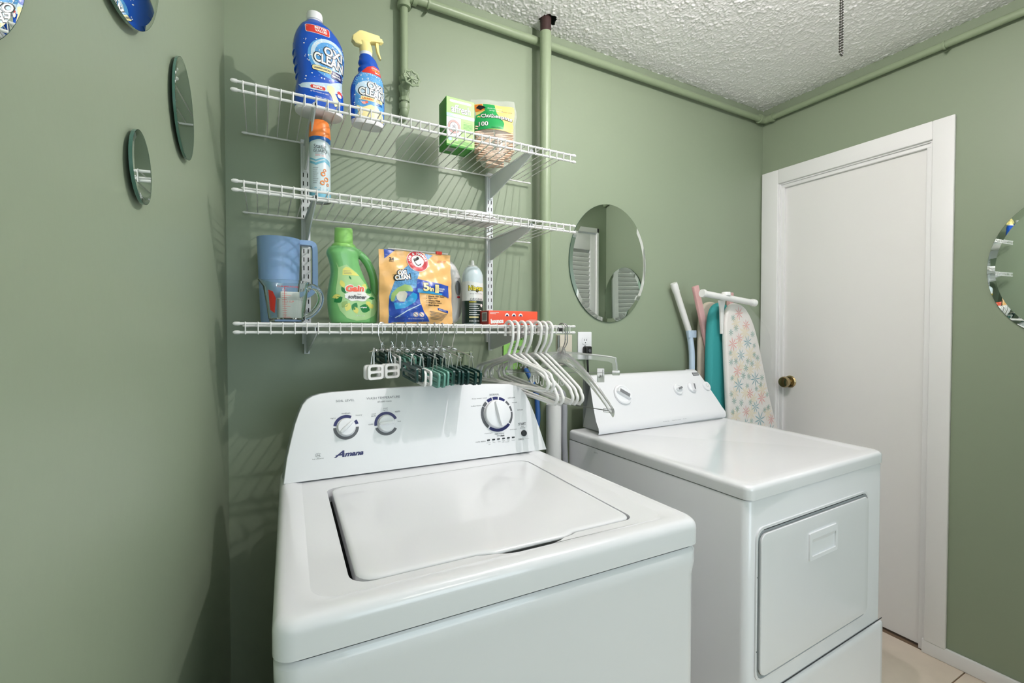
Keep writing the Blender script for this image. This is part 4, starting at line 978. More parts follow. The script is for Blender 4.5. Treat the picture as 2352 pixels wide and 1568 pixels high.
T('tablets', -.018, .022, .0045, ff_, 'wprint', t, w=.018, off=.001, bold=.02); T('Safe for septic tanks', .014, .020, .003, ff_, 'bprint', t, w=.034, off=.001)
for i in range(3): Sh('text_line', [(-.030+i*.01, .0105+i*.0032), (.038, .0105+i*.0032), (.038, .0115+i*.0032), (-.030+i*.01, .0115+i*.0032)], ff_, 'boxgreen', t, off=.001, mx=None)
btf = lambda u, v, h=0.0: (u, v, -h)
o = Sh('barcode_label', rrect(-.036, -.012, .012, .040, .001), btf, 'paper', t, off=.0006, mx=None)
for i in range(9): Sh('barcode_line', [(-.033, .015+i*.0026), (-.015, .015+i*.0026), (-.015, .016+i*.0026), (-.033, .016+i*.0026)], btf, 'bprint', t, off=.001, mx=None)
sdf = lambda u, v, h=0.0: (-bw-h, bd-u, v)
for i in range(14): Sh('text_line', [(.008, .13-i*.007), (.056-(i % 4)*.006, .13-i*.007), (.056-(i % 4)*.006, .1315-i*.007), (.008, .1315-i*.007)], sdf, 'leaf', t, off=.0005, mx=None)

# clothespin bag: clear film pillow, printed header, wooden pins inside
bl = Vector((.716, 1.462, SH[0]+.0015)); brz = rad(-20)
t = thing('clothespin_bag', 'clear bag of wooden clothespins with a green and yellow header card', 'bag', tuple(bl), brz)
def bagf(u, v, h=0.0, back=1):
    w = .076*(1-.25*max(0, (v-.20)/.05))*(0.50+.50*min(1, (v+.004)/.05)) if v < .06 else .076
    w = {True: .040+.036*min(1, max(0, v)/.07), False: .076}[v < .07]
    q = max(-1, min(1, u/.076)); d = .034*(1-abs(q)**2.2)*min(1, max(0, v+.004)/.03)*(1-min(1, max(0, (v-.13)/.115))**1.2)+.0008
    lean = .010*(v/.2)
    x = q*w+.004*math.sin(v*60+u*40)*(v > .15)
    return (x, (-d-h if back > 0 else d)+lean+.003*math.sin(u*70+v*30)*(v > .17), v)
b = MB(); nu, nv = 26, 30
for s in (1, -1): b.loft([[bagf(-.076+.152*i/nu, .236*j/nv, 0, s) for i in range(nu+1)] for j in range(nv+1)], False, False, closed=False)
b.build('clear_film', 'film', t, fix=False)
Bh = lambda u, v, h=0.0: bagf(u, v, .0012+h)
Sh('yellow_card', [(-.066, .122), (.066, .116), (.068, .212), (-.066, .218)], Bh, 'bagyellow', t, off=.0, mx=.008)
Sh('green_card', [(-.068, .120), (.028, .122), (.034, .150), (.012, .180), (.0, .214), (-.036, .216), (-.030, .190), (-.068, .176)], Bh, 'bagreen', t, off=.0006, mx=.008)
Sh('orange_card', [(-.068, .190), (-.030, .192), (-.040, .216), (-.066, .214)], Bh, 'orangetx', t, off=.0008, mx=.008)
Sh('badge', [(-.062, .203), (-.050, .212), (-.034, .208), (-.026, .200), (-.046, .194)], Bh, 'bprint', t, off=.0012, mx=.008)
T('Clothespins', .006, .166, .0205, Bh, 'bprint', t, w=.118, off=.0012, bold=.07, shear=-.0, slope=-.05); T('Clothespins', .006, .1665, .0185, Bh, 'wprint', t, w=.115, off=.0018, bold=.025, slope=-.05)
T('100', -.039, .140, .0185, Bh, 'bprint', t, w=.034, off=.0012, bold=.06); T('100', -.039, .140, .0165, Bh, 'wprint', t, w=.031, off=.0018, bold=.02)
T('Quality Hardwood', .002, .198, .006, Bh, 'wprint', t, w=.045, off=.0014, shear=.3); T('Springs That Last', .008, .189, .006, Bh, 'wprint', t, w=.045, off=.0014, shear=.3); T('Better Grip', .042, .190, .006, Bh, 'dgprint', t, w=.034, off=.0014, shear=.3)
T('Product of China', .005, .126, .004, Bh, 'bprint', t, w=.034, off=.0014)
# clothespins: two wooden halves and a spring each
pin0 = thing('clothespin', 'small wooden clothespin packed inside the clear bag', 'clothespin', (0, 0, 0), group='clothespins inside the clear bag')
for s in (1, -1):
    b = MB(); b.plate([(-.036, s*.0012), (-.012, s*.0004), (.036, s*.0030), (.036, s*.0062), (.0, s*.0052), (-.030, s*.0044), (-.036, s*.0030)], [], -.0042, .0042, lambda u, v, h: (u, h, v)); b.build('wooden_half', 'wood', pin0)
b = MB(); b.tube([(-.004+.003*math.cos(a), -.0048+.0096*i/12, .003*math.sin(a)) for i, a in enumerate([i*PI/3 for i in range(13)])], .0007, 5); b.build('spring', 'steel', pin0)
rng = random.Random(5); first = True
cb, sb_ = math.cos(brz), math.sin(brz)
for row in range(11):
    for col in range(4):
        for k in range(2 if row > 1 else 1):
            z = .010+row*.0117; wx = .012+.022*min(1, z/.06)
            yy = -.021+col*.0115 if row > 0 else -.012+col*.009
            if row > 8: yy *= .6
            x = (-.5+k)*(.070 if row > 3 else .055)*(1 if row > 1 else 0)+rng.uniform(-.004, .004)
            X_, Y_ = x*cb-yy*sb_, x*sb_+yy*cb
            if first: p = pin0; first = False
            else:
                p = pin0.copy(); C.objects.link(p)
                for ch in list(pin0.children): c = ch.copy(); C.objects.link(c); c.parent = p
            p.location = (bl.x+X_, bl.y+Y_+.006*(z/.2), bl.z+z)
            p.rotation_euler = (rng.uniform(-.10, .10), rng.uniform(-.13, .13), brz+rng.uniform(-.12, .12)+(PI if rng.random() < .5 else 0)); p.scale = (.86, .9, .9)

# white tray on the middle shelf
t = thing('plastic_tray', 'white plastic tray upside down on the middle shelf', 'tray', (.590, 1.345, SH[1]+.0015), rad(4))
b = MB(); q = lambda w, d, r, z: rquad([(-w, -d), (w, -d), (w, d), (-w, d)], r, z)
b.loft([q(.074, .064, .02, 0), q(.075, .065, .02, .002), q(.074, .064, .02, .0035), q(.060, .050, .02, .006), q(.050, .041, .02, .021), q(.046, .037, .02, .024), q(.04, .032, .02, .0248)]); b.build('tray_shell', 'white2', t)

# pitcher
t = thing('pitcher', 'tall pale blue plastic pitcher on the lowest shelf', 'pitcher', (.0420, 1.410, SH[2]+.0015), rad(0))
b = MB(); N = 56
def pr(r, z): return [(r*math.cos(2*PI*k/N), r*math.sin(2*PI*k/N), z) for k in range(N)]
b.loft([pr(.0400, 0), pr(.0445, .002), pr(.0455, .008), pr(.0495, .12), pr(.0530, .226), pr(.0538, .2275), pr(.0510, .2275), pr(.047, .12), pr(.0425, .006)], True, True); b.build('pitcher_body', 'pitcher', t)
b = MB()
hp = [(.046, .222), (.066, .2225), (.082, .221), (.0885, .212), (.0895, .19), (.0895, .115), (.087, .098), (.080, .085), (.068, .078), (.047, .076)]
P = smooth_path([(x, 0, z) for x, z in hp], 4)
rings = []
for i, p in enumerate(P):
    tg = (P[min(i+1, len(P)-1)]-P[max(i-1, 0)]).normalized(); nn = Vector((tg.z, 0, -tg.x)); w = .0130
    rings.append([tuple(p+nn*.0065+Vector((0, -w, 0))), tuple(p-nn*.0065+Vector((0, -w, 0))), tuple(p-nn*.0020), tuple(p-nn*.0065+Vector((0, w, 0))), tuple(p+nn*.0065+Vector((0, w, 0)))])
b.loft(rings); b.build('handle', 'pitcher', t)
# glass measuring cup
t = thing('measuring_cup', 'clear glass measuring cup with red markings in front of the blue pitcher', 'measuring cup', (.0540, 1.290, SH[2]+.0015), rad(-6))
def cring(r, z, sp): return [((r+sp*max(0, math.cos(2*PI*k/N-PI))**14)*math.cos(2*PI*k/N), r*math.sin(2*PI*k/N), z+sp*.35*max(0, math.cos(2*PI*k/N-PI))**10) for k in range(N)]
outp = [(.034, 0, 0), (.0385, .002, 0), (.0405, .008, 0), (.0455, .05, 0), (.0500, .088, .002), (.0520, .097, .007), (.0535, .1015, .010)]
inp = [(.0520, .1020, .010), (.0502, .097, .006), (.0480, .088, .001), (.0430, .05, 0), (.0375, .011, 0), (.034, .008, 0)]
b = MB(); b.loft([cring(*p) for p in outp]+[cring(*p) for p in inp], True, True); b.build('glass_body', 'glass', t)
b = MB(); b.tube(smooth_path([(.0470, 0, .088), (.058, 0, .0915), (.070, 0, .086), (.0785, 0, .071), (.0790, 0, .055), (.072, 0, .038), (.058, 0, .022), (.0425, 0, .013)], 5), [.0058]*36, 12, flat=1.3); b.build('handle', 'glass', t)
cu_ = cylf(.0478, -90)
def cup(u, v, h=0.0): r = .0405+(.0505-.0405)*max(0, v-.008)/.08+.0004+h; a = -PI/2+u/.045; return (r*math.cos(a), r*math.sin(a), v)
for i in range(15): Sh('scale_mark', [(-.006, .012+i*.0052), (.004 if i % 5 else .012, .012+i*.0052), (.004 if i % 5 else .012, .0127+i*.0052), (-.006, .0127+i*.0052)], cup, 'red', t, off=0, mx=.01)
Sh('scale_mark', [(-.0012, .010), (-.0004, .010), (-.0004, .087), (-.0012, .087)], cup, 'red', t, off=0, mx=.01)
T('CUP  MEASURE', .006, .0855, .004, cup, 'red', t, w=.044, off=0); T('1 CUP', .012, .050, .004, cup, 'red', t, off=0)
Sh('red_print', [(-.040, .030), (-.026, .022), (-.020, .058), (-.026, .074), (-.038, .078)], cup, 'red', t, off=0, mx=.008)
t2 = thing('scoop', 'small white plastic scoop standing inside the glass measuring cup', 'scoop', (.0600, 1.288, SH[2]+.012), rad(4))
b = MB(); q = lambda w, d, r, z: rquad([(-w, -d), (w, -d), (w, d), (-w, d)], r, z)
b.loft([q(.0245, .0185, .006, 0), q(.0255, .0195, .006, .003), q(.0262, .0200, .006, .046), q(.0275, .0215, .006, .0465), q(.0275, .0215, .006, .049), q(.0245, .0185, .006, .049), q(.0235, .0175, .005, .006)]); b.build('scoop_body', 'paper', t2)
b = MB(); b.box(-.020, .024, -.006, .006, .049, .066, .002); b.build('scoop_handle', 'paper', t2)

# fabric softener bottle
t = thing('softener_bottle', 'green fabric softener bottle with lime cap and loop handle on the lowest shelf', 'bottle', (.156, 1.345, SH[2]+.0015), rad(5))
px = lambda x: (x-80)*.0001915
def row(z, a, c, ry, n=2.6): return (z, (px(a)+px(c))/2, (px(c)-px(a))/2, ry, n)
rows = [row(0, 150, 740, .034), row(.003, 128, 765, .038), row(.012, 112, 772, .040), row(.040, 90, 780, .042), row(.070, 82, 775, .042), row(.090, 92, 700, .041), row(.100, 102, 660, .040), row(.120, 118, 605, .038), row(.140, 132, 560, .036), row(.160, 125, 520, .036), row(.178, 100, 505, .036), row(.190, 78, 520, .036), row(.198, 82, 530, .035, 2.4), row(.205, 100, 510, .033, 2.2), row(.209, 118, 492, .031, 2.0)]
b, bf = body(rows); b.build('bottle_body', 'gainb', t)
b = MB(); P = smooth_path([(px(480), 0, .196), (px(560), 0, .190), (px(650), 0, .170), (px(718), 0, .140), (px(745), 0, .112), (px(742), 0, .088), (px(715), 0, .068)], 6)
b.tube(P, [.0165]*4+[.0130]*(len(P)-8)+[.0160]*4, 14, flat=.85); b.build('handle', 'gainb', t)
b = MB(); cc = px(308); b.lathe([(0, .206), (.0325, .206), (.0330, .210), (.0300, .216), (.0255, .219), (0, .219)], (cc, 0, 0), 40); b.build('collar', 'gaincap', t)
b = MB(); N = 48
def cr(r, z, wv): return [(cc+r*math.cos(2*PI*k/N), r*math.sin(2*PI*k/N), z+wv*math.cos(2*2*PI*k/N+.6)) for k in range(N)]
b.loft([cr(.0245, .218, 0), cr(.0238, .250, 0), cr(.0232, .2585, .0016), cr(.0215, .2600, .0016), cr(.0205, .254, .001), cr(.019, .225, 0)]); b.build('cap', 'gaincap', t)
lab = [(px(165), .165), (px(200), .150), (px(300), .158), (px(440), .138), (px(560), .110), (px(665), .080), (px(735), .060), (px(745), .040), (px(690), .022), (px(560), .010), (px(430), .007), (px(300), .014), (px(210), .034), (px(165), .060), (px(160), .090), (px(185), .120), (px(195), .145)]
Sh('label', lab, bf, 'gainlabel', t, off=.0006, mx=.007)
Sh('yellow_panel', [(px(245), .129), (px(250), .145), (px(290), .152), (px(340), .150), (px(480), .130)], bf, 'leafy', t, off=.0010)
for i in range(3): Sh('text_line', [(px(260), .1335+i*.0038), (px(370-i*10), .1335+i*.0038), (px(370-i*10), .1343+i*.0038), (px(260), .1343+i*.0038)], bf, 'gprint', t, off=.0014)
for x, z, l, w, a, m in ((215, .075, .020, .006, 200, 'leafy'), (240, .070, .024, .009, 215, 'leaf'), (560, .085, .022, .008, 25, 'leaf'), (520, .092, .020, .007, 60, 'leafy'), (600, .070, .018, .004, 0, 'leaf'), (560, .060, .020, .007, -40, 'leafy'), (620, .055, .016, .007, -60, 'leafy'), (330, .055, .024, .008, -110, 'leafy'), (300, .060, .022, .008, 235, 'podgreen'), (260, .095, .022, .006, 110, 'leafy'), (280, .080, .020, .005, 120, 'leaf'), (470, .046, .030, .012, -18, 'leaf'), (430, .056, .024, .008, -120, 'leaf'), (400, .045, .020, .007, -70, 'leafy'), (330, .128, .012, .0025, -60, 'leaf')):
    Sh('leaf_print', leafp(px(x), z, l, w, a), bf, m, t, off=.0010)
cl = [(px(435)+.033*math.cos(a)*(1+.06*math.cos(7*a)), .0735+.0135*math.sin(a)*(1+.15*math.cos(6*a))) for a in [2*PI*i/48 for i in range(48)]]
Sh('cloud_print', cl, bf, 'wprint', t, off=.0015)
T('Gain', px(408), .0945, .0215, bf, 'wprint', t, w=.054, off=.0018, bold=.09, shear=.12, slope=.06); T('Gain', px(408), .0945, .0180, bf, 'salmon', t, w=.049, off=.0023, bold=.05, shear=.12, slope=.06)
T('fabric', px(465), .0795, .0035, bf, 'gprint', t, off=.002); T('softener', px(437), .0720, .0110, bf, 'dgprint', t, w=.050, off=.002, bold=.035, shear=.25)
T('original', px(525), .0435, .0045, bf, 'wprint', t, w=.017, off=.0016, bold=.03); T('63 FL OZ', px(480), .0210, .003, bf, 'wprint', t, w=.026, off=.0012)

# laundry pod pouch
t = thing('detergent_pouch', 'orange and blue resealable pouch of laundry pods on the lowest shelf', 'pouch', (.392, 1.300, SH[2]+.0015), rad(3))
PW, PH = .1085, .206
def pf(u, v, h=0.0, s=1):
    q = max(-1, min(1, u/PW)); g = min(1, v/.02) if v < .02 else 1; top = max(0, (v-.10)/(.19-.10)); top = min(1, top)
    d = (.026*(1-abs(q)**2.5)*(1-top**1.4)+.0012)*(.55+.45*g)
    w = .0016*math.sin(u*120+v*60)+.0014*math.sin(v*150-u*50)
    return (q*PW*(1-.018*v/PH)+.0+.004*(v/PH)*0, (-d-w-h if s > 0 else d)+.012*(v/PH), v)
b = MB(); nu, nv = 40, 40
for s in (1, -1): b.loft([[pf(-PW+2*PW*i/nu, PH*j/nv*(1-.0*i), 0, s) for i in range(nu+1)] for j in range(nv+1)], False, False, closed=False)
b.build('pouch_body', 'pouch', t, fix=False)
b = MB(); b.tube([pf(u, PH+.003, 0) for u in (-.084, -.04, 0, .05, .1)], .0042, 8, flat=.5); zt = b.build('zip_strip', 'wire', t)
b = MB(); b.box(.060, .078, .004, .015, PH-.001, PH+.008, .0015); b.build('zip_slider', 'red', zt)
G = lambda x, y: ((x-700)/1568*.2470+.0, (1425-y)/1568*.2480)      # coordinates read off the printed front
Q = lambda pts: [G(*p) for p in pts]
kw = dict(off=.0008, mx=.012)
Sh('blue_corner', Q([(100, 120), (310, 115), (105, 285)]), pf, 'pouchblue', t, **kw)
T('24', *G(232, 283), .0085, pf, 'bprint', t, w=.0145, off=.0014, bold=.04); T('PAKS', *G(228, 327), .0032, pf, 'bprint', t, w=.012, off=.0014, bold=.02)
Sh('blue_print', Q([(520, 380), (720, 500), (650, 640), (690, 800), (650, 870), (700, 1050), (760, 1200), (890, 1385), (150, 1410), (160, 950), (250, 700), (440, 450)]), pf, 'bubbles', t, **kw)
Sh('blue_print', Q([(220, 1060), (560, 800), (640, 780), (690, 900), (700, 1050), (770, 1210), (880, 1380), (240, 1400), (160, 1420), (160, 980)]), pf, 'pouchblue', t, off=.0011, mx=.012)
Sh('blue_corner', Q([(870, 130), (1030, 150), (925, 245), (890, 190)]), pf, 'bubbles', t, **kw)
Sh('cyan_pod', Q([(235, 1060), (400, 1060), (470, 960), (560, 870), (640, 900), (650, 960), (600, 1040), (420, 1150), (260, 1180)]), pf, 'pouchcyan', t, off=.0014, mx=.012)
Sh('green_pod', Q([(180, 1020), (200, 900), (300, 800), (420, 735), (530, 750), (570, 820), (550, 860), (460, 850), (330, 870), (260, 940), (235, 1030), (200, 1045)]), pf, 'podgreen', t, off=.0017, mx=.012)
Sh('white_pod', Q([(285, 1000), (270, 930), (330, 865), (420, 850), (465, 900), (450, 970), (420, 1040), (330, 1040)]), pf, 'podwhite', t, off=.0020, mx=.012)
Sh('wave_print', Q([(250, 1320), (450, 1190), (700, 1070), (705, 1082), (460, 1205), (262, 1330)]), pf, 'paleblue', t, off=.0016, mx=.012)
Sh('banner', Q([(655, 625), (1310, 715), (1300, 942), (1130, 895), (650, 868), (640, 800)]), pf, 'pouchblue', t, off=.0018, mx=.012)
Sh('banner_edge', Q([(650, 868), (1130, 895), (1150, 870), (660, 800)]), pf, 'pouchcyan', t, off=.0021, mx=.012)
for s, x, y, h, w in (('5', 815, 762, .0240, .0190), ('in', 925, 795, .0125, .0150), ('1', 1035, 785, .0235, .0120)): T(s, *G(x, y), h*1.08, pf, 'bprint', t, w=w*1.12, off=.0024, bold=.07); T(s, *G(x, y), h, pf, 'cream', t, w=w, off=.0029, bold=.045)
T('POWER', *G(1145, 785), .0048, pf, 'wprint', t, w=.021, off=.0026, bold=.03); T('PAKS', *G(1122, 822), .0048, pf, 'wprint', t, w=.015, off=.0026, bold=.03)
cx0, cy0 = G(712, 292)
Sh('red_ring', ell(cx0, cy0, .0325, .0310, 44), pf, 'wprint', t, off=.0018, mx=.012); Sh('red_ring', ell(cx0, cy0, .0310, .0295, 44), pf, 'emblem', t, off=.0022, mx=.012); Sh('white_disc', ell(cx0, cy0, .0185, .0180, 36), pf, 'wprint', t, off=.0026, mx=.012)
s_ = 'ARM & HAMMER'
for i, ch in enumerate(s_):
    if ch == ' ': continue
    a = 178-i*(172/(len(s_)-1)); T(ch, cx0+.0245*math.cos(rad(a)), cy0+.0235*math.sin(rad(a)), .0072, pf, 'wprint', t, off=.0027, bold=.03, rot=a-90)
# muscular arm holding a hammer
Sh('arm_print', [(cx0+x*.001, cy0+y*.001) for x, y in ((-12, 3), (-4, 5), (2, 9), (4, 6), (-2, 2), (-8, 0), (-6, -5), (-3, -8), (3, -9), (11, -5), (8, -11), (0, -14), (-6, -11), (-10, -4))], pf, 'bprint', t, off=.0030, mx=None)
Sh('arm_highlight', [(cx0+x*.001, cy0+y*.001) for x, y in ((-6, -1), (-4, -6), (3, -7), (8, -6), (2, -11), (-4, -9), (-8, -3))], pf, 'wprint', t, off=.0033, mx=None)
Sh('hammer_print', [(cx0+x*.001, cy0+y*.001) for x, y in ((-13, 4), (-12, 7), (-2, 9), (-1, 13), (3, 14), (6, 10), (4, 5), (1, 7))], pf, 'bprint', t, off=.0033, mx=None)
T('plus', *G(262, 565), .004, pf, 'bprint', t, w=.009, off=.0016, rot=10)
for s, x, y, h, w in (('OXI', 400, 520, .0130, .0270), ('CLEAN', 400, 605, .0140, .0430)): T(s, *G(x, y), h*1.35, pf, 'bprint', t, w=w*1.16, off=.0020, bold=.09, rot=8, shear=.15); T(s, *G(x, y), h, pf, 'wprint', t, w=w, off=.0025, bold=.045, rot=8, shear=.15)
T('LOCKED-LAYER', *G(1210, 250), .0032, pf, 'emblem', t, w=.028, off=.0012); T('NEW FORMULA', *G(1190, 275), .0026, pf, 'emblem', t, w=.024, off=.0012)
for i, s in enumerate(('Attacks 100+ Stains', 'Fights Odor', 'Whitens Whites', 'Brightens Colors', 'Scent Booster')): x0 = G(850, 0)[0]; w = .0028*len(s); T(s, x0+w/2, G(0, 925+i*40)[1], .0048, pf, 'bprint', t, w=w, off=.0012, bold=.03, shear=.15); Sh('bullet', ell(x0-.004, G(0, 925+i*40)[1], .001, .001, 8), pf, 'bprint', t, off=.0012)
Sh('blue_pill', Q([(1040, 1130), (1270, 1180), (1275, 1225), (1050, 1170)]), pf, 'pouchblue', t, off=.0012); T('FRESH SCENT', *G(1150, 1175), .003, pf, 'wprint', t, w=.026, off=.0018, rot=-9)
for i in range(6): a = G(880+(i % 2)*15, 1200+i*27); c = G(1255-(i*22), 1215+i*28+(6-i)*7); Sh('text_line', [a, c, (c[0], c[1]+.0014), (a[0], a[1]+.0014)], pf, 'dgprint', t, off=.0012)
for x in (612, 718):
    c = G(x, 1260); Sh('warning_disc', ell(*c, .0070, .0070, 20), pf, 'wprint', t, off=.0016); Sh('warning_ring', ringseg(*c, .0052, .0060, 0, 350, 1, 16), pf, 'emblem', t, off=.0020); Sh('warning_bar', [(c[0]-.0045, c[1]+.0035), (c[0]-.0035, c[1]+.0045), (c[0]+.0045, c[1]-.0035), (c[0]+.0035, c[1]-.0045)], pf, 'bprint', t, off=.0022)
T('KEEP OUT OF REACH OF CHILDREN', *G(620, 1335), .003, pf, 'wprint', t, w=.044, off=.0015)

# iron standing on its heel
t = thing('steam_iron', 'white steam iron standing on its heel between the pouch and the spray starch', 'iron', (.533, 1.424, SH[2]+.0015), rad(-10))
sec = [(0, -.030, .034, .040), (.006, -.032, .037, .044), (.03, -.030, .036, .042), (.07, -.034, .026, .034), (.11, -.036, .022, .030), (.15, -.040, .024, .026), (.18, -.046, .024, .020), (.20, -.052, .020, .013), (.214, -.060, .010, .006), (.220, -.066, .004, .003)]
R = smooth_rows([(z, x, rx, ry, 2.3) for z, x, rx, ry in sec]); b = MB(); b.loft([sering(r[1], 0, max(.002, r[2]), max(.002, r[3]), r[0], 2.3, 32) for r in R]); b.build('iron_body', 'iron', t)
P = smooth_path([(.0, 0, .012), (.018, 0, .030), (.026, 0, .07), (.025, 0, .12), (.016, 0, .16), (-.002, 0, .190), (-.030, 0, .212)], 5)
b = MB(); b.tube(P, [.017]*4+[.0195]*(len(P)-10)+[.0185, .017, .015, .012, .009, .007], 20, flat=1.0); b.build('handle', 'iron', t)
hf = lambda u, v, h=0.0: (.0245+.0203*math.cos(-PI/2+.05+u/.0195)-.004*((v-.1)/.06)**2, .0203*math.sin(-PI/2+.05+u/.0195)-h-.0006, v)
Sh('grey_button', ell(.002, .118, .0085, .024, 30), hf, 'irongrey', t, off=.0014, mx=.006); Sh('red_mark', ell(.003, .089, .0055, .0035, 20), hf, 'emblem', t, off=.0012, mx=.006); T('STEAM', .002, .150, .0035, hf, 'gprint', t, w=.016, off=.0012)
sl_ = lambda u, v, h=0.0: (-.012+u, -.0265-h-.010*(0), v)
b = MB(); b.box(-.034, -.010, -.0290, -.0240, .158, .163, .001); b.build('vent', 'dgprint', t)
b = MB(); b.loft([[(x, y, z) for x, y in ((-.070, -.045*k), (-.066, -.047*k), (-.066, .047*k), (-.070, .045*k))] for z, k in ((.004, 1), (.08, .95), (.15, .70), (.20, .35), (.222, .06))]); b.build('soleplate', 'steel', t)
b = MB(); b.tube(smooth_path([(.010, .0, .010), (-.005, -.050, .012), (-.030, -.060, .050), (-.022, -.058, .062), (-.008, -.055, .045), (-.006, -.055, .020), (-.020, -.060, .010), (-.035, -.070, .0045), (-.055, -.085, .005)], 6), .0033, 8); cd = b.build('power_cord', 'iron', t)
b = MB(); b.box(-.086, -.060, -.108, -.090, .0005, .0165, .004); b.box(-.094, -.086, -.1065, -.1055, .004, .011); b.box(-.094, -.086, -.0945, -.0935, .004, .011); b.build('plug', 'iron', cd)

# spray starch can
t = can('starch_can', 'tall white and dark green spray starch can behind the red carton', (.5915, 1.365, SH[2]+.0015), .0335, [(0, .002), (.029, .0), (.0335, .004), (.0335, .147), (.0325, .158), (.0285, .170), (.0215, .180), (.0150, .184), (0, .185)], 'niapale')
b = MB(); b.lathe([(0, .182), (.0155, .182), (.0165, .186), (.0135, .188), (.006, .189), (.0055, .196), (.0045, .204), (0, .205)], (0, 0, 0), 24); b.build('spray_nozzle', 'wire', t)
cfn = cylf(.0336, -100)
Sh('green_band', [(-.1, .004), (.1, .004), (.1, .075), (-.1, .075)], cfn, 'cangreen', t, mx=.008, off=.0003); Sh('white_band', [(-.1, .075), (.1, .075), (.1, .128), (.05, .134), (.02, .130), (-.02, .136), (-.1, .130)], cfn, 'niawhite', t, mx=.008, off=.0003)
T('Niagara', .006, .112, .0230, cfn, 'bprint', t, w=.054, off=.0008, bold=.06); T('Niagara', .006, .112, .0200, cfn, 'niayel', t, w=.051, off=.0013, bold=.02)
T('Spray Starch Plus', .006, .0965, .0045, cfn, 'gprint', t, w=.044, off=.0008); T('ORIGINAL', .008, .0795, .0075, cfn, 'dgprint', t, w=.046, off=.0008)
for i, (a, c) in enumerate(((-.018, .004), (-.018, .022), (-.018, .010), (-.018, .014), (-.018, .024), (-.018, .006), (-.018, .016))): Sh('text_line', [(a, .070-i*.0066), (c, .070-i*.0066), (c, .0718-i*.0066), (a, .0718-i*.0066)], cfn, 'wprint' if i else 'niayel', t, off=.0008)
Sh('cream_bar', [(-.018, .0215), (.012, .0215), (.012, .0255), (-.018, .0255)], cfn, 'cream', t, off=.0008); T('20 OZ (1 LB 4 OZ)', -.002, .011, .005, cfn, 'wprint', t, w=.032, off=.0008, bold=.03)
Sh('iron_symbol', [(.018, .060), (.026, .066), (.030, .060), (.024, .054)], cfn, 'wprint', t, off=.0008)

# dryer sheet carton
t = thing('dryer_sheet_box', 'flat red-orange carton of dryer sheets lying at the right end of the lowest shelf', 'box', (.6910, 1.272, SH[2]+.0015))
b = MB(); b.box(-.0865, .0865, 0, .088, 0, .0425, .001); b.build('carton', 'bounce', t)
T('bounce', -.058, .0105, .0145, ff_, 'wprint', t, w=.044, off=.0006, bold=.07, rot=3, mx=None)
for x in (-.024, 0, .024): Sh('white_dome', [(x+.0075*math.cos(rad(a)), .026+.0095*math.sin(rad(a))) for a in range(0, 181, 15)], ff_, 'wprint', t, off=.0005, mx=None); Sh('blue_dome', [(x+.0045*math.cos(rad(a)), .0262+.0048*math.sin(rad(a))) for a in range(0, 181, 20)], ff_, 'navy', t, off=.0009, mx=None)
Sh('text_line', [(-.082, .0355), (-.052, .0355), (-.052, .0370), (-.082, .0370)], ff_, 'wprint', t, off=.0005, mx=None); Sh('text_line', [(-.082, .0325), (-.062, .0325), (-.062, .0335), (-.082, .0335)], ff_, 'wprint', t, off=.0005, mx=None)
for i in range(4): Sh('text_line', [(.052, .0045+i*.0034), (.082, .0045+i*.0034), (.082, .0058+i*.0034), (.052+.004*(i % 2), .0058+i*.0034)], ff_, 'wprint', t, off=.0005, mx=None)
ef = lambda u, v, h=0.0: (-.0865-h, .088-u, v)
Sh('end_print', [(0.001, .001), (.087, .001), (.087, .0415), (.001, .0415)], ef, 'bouncedk', t, mx=None); Sh('barcode_label', rrect(.040, .078, .010, .038, .001), ef, 'paper', t, off=.0008, mx=None)
for i in range(10): Sh('barcode_line', [(.044+i*.0032, .013), (.0456+i*.0032, .013), (.0456+i*.0032, .035), (.044+i*.0032, .035)], ef, 'bprint', t, off=.0012, mx=None)

